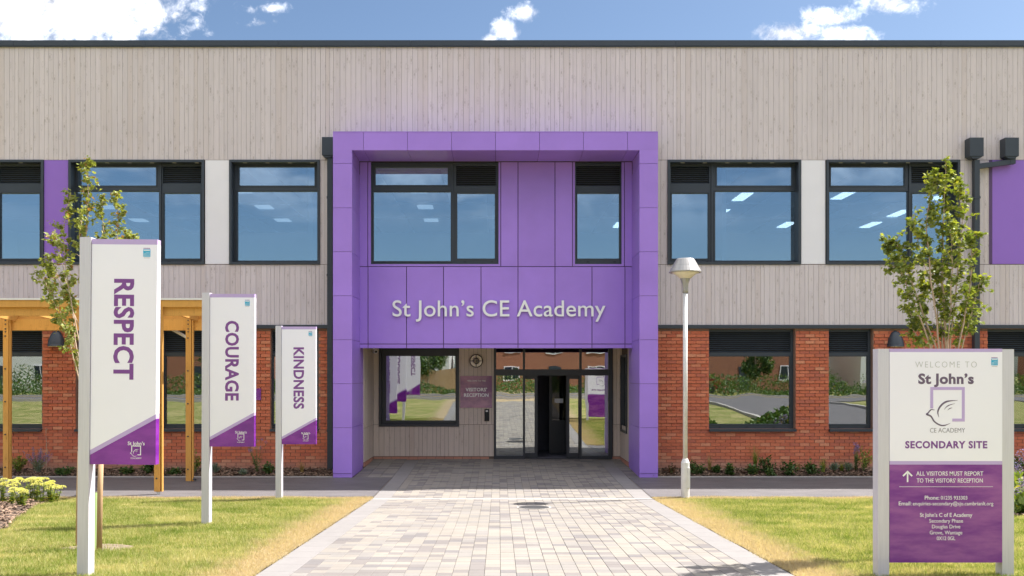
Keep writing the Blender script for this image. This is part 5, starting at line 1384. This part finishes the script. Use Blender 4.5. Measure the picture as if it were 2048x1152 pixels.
blades('grass', 'short patchy lawn grass right of the paved path', XR - .04, 10.6, 7.4, 15.83, 300000, 1)

# ------------------------------------------------------------------ what the glass reflects: the street behind the photographer
zr = gz(-2)
o = obj('road', MB().box(-90, 90, -15, -7, zr - .1, zr + .006), M['asphalt']); o['kind'] = 'structure'
sheet('road', [(10.5, 16.5, -7.0, 11.5)], M['asphalt'], off=.006)
def ribbon(name, x0, x1, y0, y1, h, m):
    mb = MB(); ys = [y0, -1.5, y1]
    for a, b in zip(ys, ys[1:]):
        q = len(mb.v); mb.v += [(x, y, gz(y) + z) for y in (a, b) for x in (x0, x1) for z in (-.1, h)]
        for f_ in ((1, 3, 7, 5), (0, 1, 5, 4), (2, 6, 7, 3), (0, 2, 3, 1), (4, 5, 7, 6)): mb.f.append(tuple(q + i for i in f_)); mb.m.append(0)
    o = obj(name, mb, m); o['kind'] = 'structure'
o = obj('road_kerb', MB().box(-90, 90, -15.2, -15.0, zr - .1, zr + .12).box(-90, 10.4, -7.0, -6.85, zr - .1, zr + .12), M['concrete']); o['kind'] = 'structure'
ribbon('road_kerb', 10.35, 10.5, -6.85, 11.5, .1, M['concrete']); ribbon('road_kerb', 16.5, 16.65, -6.85, 11.5, .1, M['concrete'])
ly = mat('yellow_road_line', (.60, .42, .06), .8)
o = obj('road_marking', MB().box(-90, 90, -14.8, -14.72, zr, zr + .012).box(-90, 90, -14.6, -14.52, zr, zr + .012), ly); o['kind'] = 'structure'
ribbon('road_marking', 10.7, 10.78, -6.8, 11.2, .011, ly)
M['render_w'] = mat('white_render', (.72, .72, .70), .8, var=.04, scale=1.5)
M['house_brick'] = mat('house_brickwork', (.30, .13, .08), .9, var=.2, scale=9)
M['tile'] = mat('roof_tiles', (.16, .09, .07), .8, var=.2, scale=6)
M['win_dark'] = mat('house_window_glass', (.02, .03, .04), .08, spec=.8)
for i, (hx, wd, m_, lab) in enumerate(((-62, 13, 'house_brick', 'brick house at the far left of the mirrored street'), (-43, 12, 'render_w', 'white rendered house mirrored in the far left ground window'), (-26, 11, 'house_brick', 'brick house mirrored behind the canopy posts'),
        (-10, 11, 'render_w', 'white house mirrored in the entrance transom'), (5, 12, 'house_brick', 'brick house mirrored in the sliding doors'), (21, 12, 'house_brick', 'brick house mirrored in the first right window'), (37, 12, 'render_w', 'white house mirrored at the right'), (56, 13, 'house_brick', 'brick house at the far right of the mirrored street'))):
    yy = -34; t = thing('house', lab, 'house', (hx, yy, zr), 'houses across the street behind the photographer')
    x0, x1 = hx - wd / 2, hx + wd / 2; e = zr + 5.2
    obj('wall', MB().box(x0, x1, yy - 8, yy, zr - .2, e), M[m_], t)
    mb = MB(); mb.v = [(x0 - .3, yy + .35, e), (x1 + .3, yy + .35, e), (x1 + .3, yy - 8.35, e), (x0 - .3, yy - 8.35, e), (x0 - .3, yy - 4, e + 3), (x1 + .3, yy - 4, e + 3)]
    mb.f = [(0, 1, 5, 4), (2, 3, 4, 5), (1, 2, 5), (3, 0, 4), (0, 3, 2, 1)]; mb.m = [0] * 5; obj('roof', mb, M['tile'], t)
    for wx in (-.32, .0, .32):
        for wz, hh in ((.9, 1.3), (3.3, 1.2)):
            if wx == 0 and wz < 1:
                obj('door', MB().box(hx - .5, hx + .5, yy, yy + .05, zr, zr + 2.1), M['dark'], t); continue
            c = hx + wx * wd
            w_o = obj('window', MB().box(c - .75, c + .75, yy + .001, yy + .05, zr + wz, zr + wz + hh), M['sign_w'], t)
            obj('pane', MB().box(c - .66, c - .04, yy + .051, yy + .06, zr + wz + .09, zr + wz + hh - .09).box(c + .04, c + .66, yy + .051, yy + .06, zr + wz + .09, zr + wz + hh - .09), M['win_dark'], w_o)
def car(label, x, y, m_):
    t = thing('parked_car', label, 'car', (x, y, zr), 'cars parked across the street')
    prof = [(-2.1, .28), (-2.15, .75), (-1.95, .98), (-1.45, 1.05), (-.95, 1.48), (.75, 1.52), (1.45, 1.1), (2.05, .95), (2.15, .6), (2.1, .28)]
    obj('body', MB().prism([(x + a, zr + .02 + b) for a, b in prof], y - .85, y + .85), m_, t)
    obj('side_windows', MB().prism([(x + a, zr + .02 + b) for a, b in [(-1.3, 1.08), (-.88, 1.42), (.7, 1.45), (1.2, 1.1)]], y + .851, y + .86), M['win_dark'], t)
    for wx in (-1.35, 1.35): obj('wheel', MB().tube([(x + wx, y + .70, zr + .32), (x + wx, y + .88, zr + .32)], .32, 18), M['black'], t)
car('white estate car mirrored in the second right window', 28.5, -22, mat('white_car_paint', (.75, .76, .78), .2, var=.01, coat=1.))
car('dark red car mirrored in the first right window', 14.2, -24, mat('red_car_paint', (.20, .02, .02), .2, var=.01, coat=1.))
r = random.Random(77)
def hedge(name, label, x0, x1, y0, y1, h, n, m_, z0=zr):
    mb = MB()
    for _ in range(n):
        x = r.uniform(x0, x1); q = Vector((x, r.uniform(y0, y1), z0 + h * r.random() * max(.12, .62 + .95 * mnoise.noise(Vector((x * .42, y0, 0)))))); add_leaf(mb, q, rv(r), rv(r), .16, True, .7)
    o = obj(name, mb, M[m_]); o['kind'] = 'stuff'; o['label'] = label
hedge('hedge', 'rough planting along the street seen in the window reflections', -60, 60, -19.5, -16.5, 1.2, 30000, 'shrub')
hedge('hedge', 'tall shrubs before the houses seen in the window reflections', -60, 60, -28, -26, 2.2, 26000, 'shrub')
hedge('planting', 'mixed shrubs on the verge off the right edge of the picture', 7.2, 10.3, 8.0, 10.0, .75, 5000, 'shrub', z0=.15)
hedge('planting', 'mixed planting in front of the right windows seen in reflections', 7.9, 12.0, 12.9, 15.2, .5, 2500, 'shrub2', z0=.0)

for i, (tx, ty, th, lab) in enumerate(((-20, -21, 6.5, 'street tree mirrored in the left windows'), (-5.5, -23, 4.2, 'small street tree mirrored in the recess window'), (9.5, -22, 5.5, 'street tree mirrored in the entrance glass'), (18, -20.5, 3.6, 'bushy street tree mirrored in the first right window'), (33, -21, 6, 'street tree mirrored at the far right'))):
    t = thing('street_tree', lab, 'tree', (tx, ty, zr), 'street trees behind the photographer')
    obj('trunk', MB().tube([(tx, ty, zr), (tx + .05, ty, zr + th * .35), (tx, ty, zr + th * .8)], [.11, .08, .03], 8), M['bark'], t)
    mb = MB()
    cl = [(Vector((tx, ty, zr + th * .62)) + rv(r) * th * .22, th * r.uniform(.10, .19)) for _ in range(12)]
    for _ in range(2600):
        c, q = r.choice(cl); add_leaf(mb, c + rv(r) * q * r.random() ** .4, rv(r), rv(r), .17, True, .7)
    obj('crown', mb, M['shrub'], t)
fn = thing('timber_fence', 'brown close boarded fence mirrored in the recess window', 'fence', (-5, -24.5, zr))
bmh = MB().box(-.07, .07, 0, .02, 0, 1.75).mesh('board', M['stake'])
for k in range(64): inst('board', bmh, (-12 + k * .15, -24.5, zr + .05), fn)
for k in range(5): obj('post', MB().box(-12 + k * 2.4 - .05, -12 + k * 2.4 + .05, -24.62, -24.51, zr, zr + 1.85), M['stake'], fn)
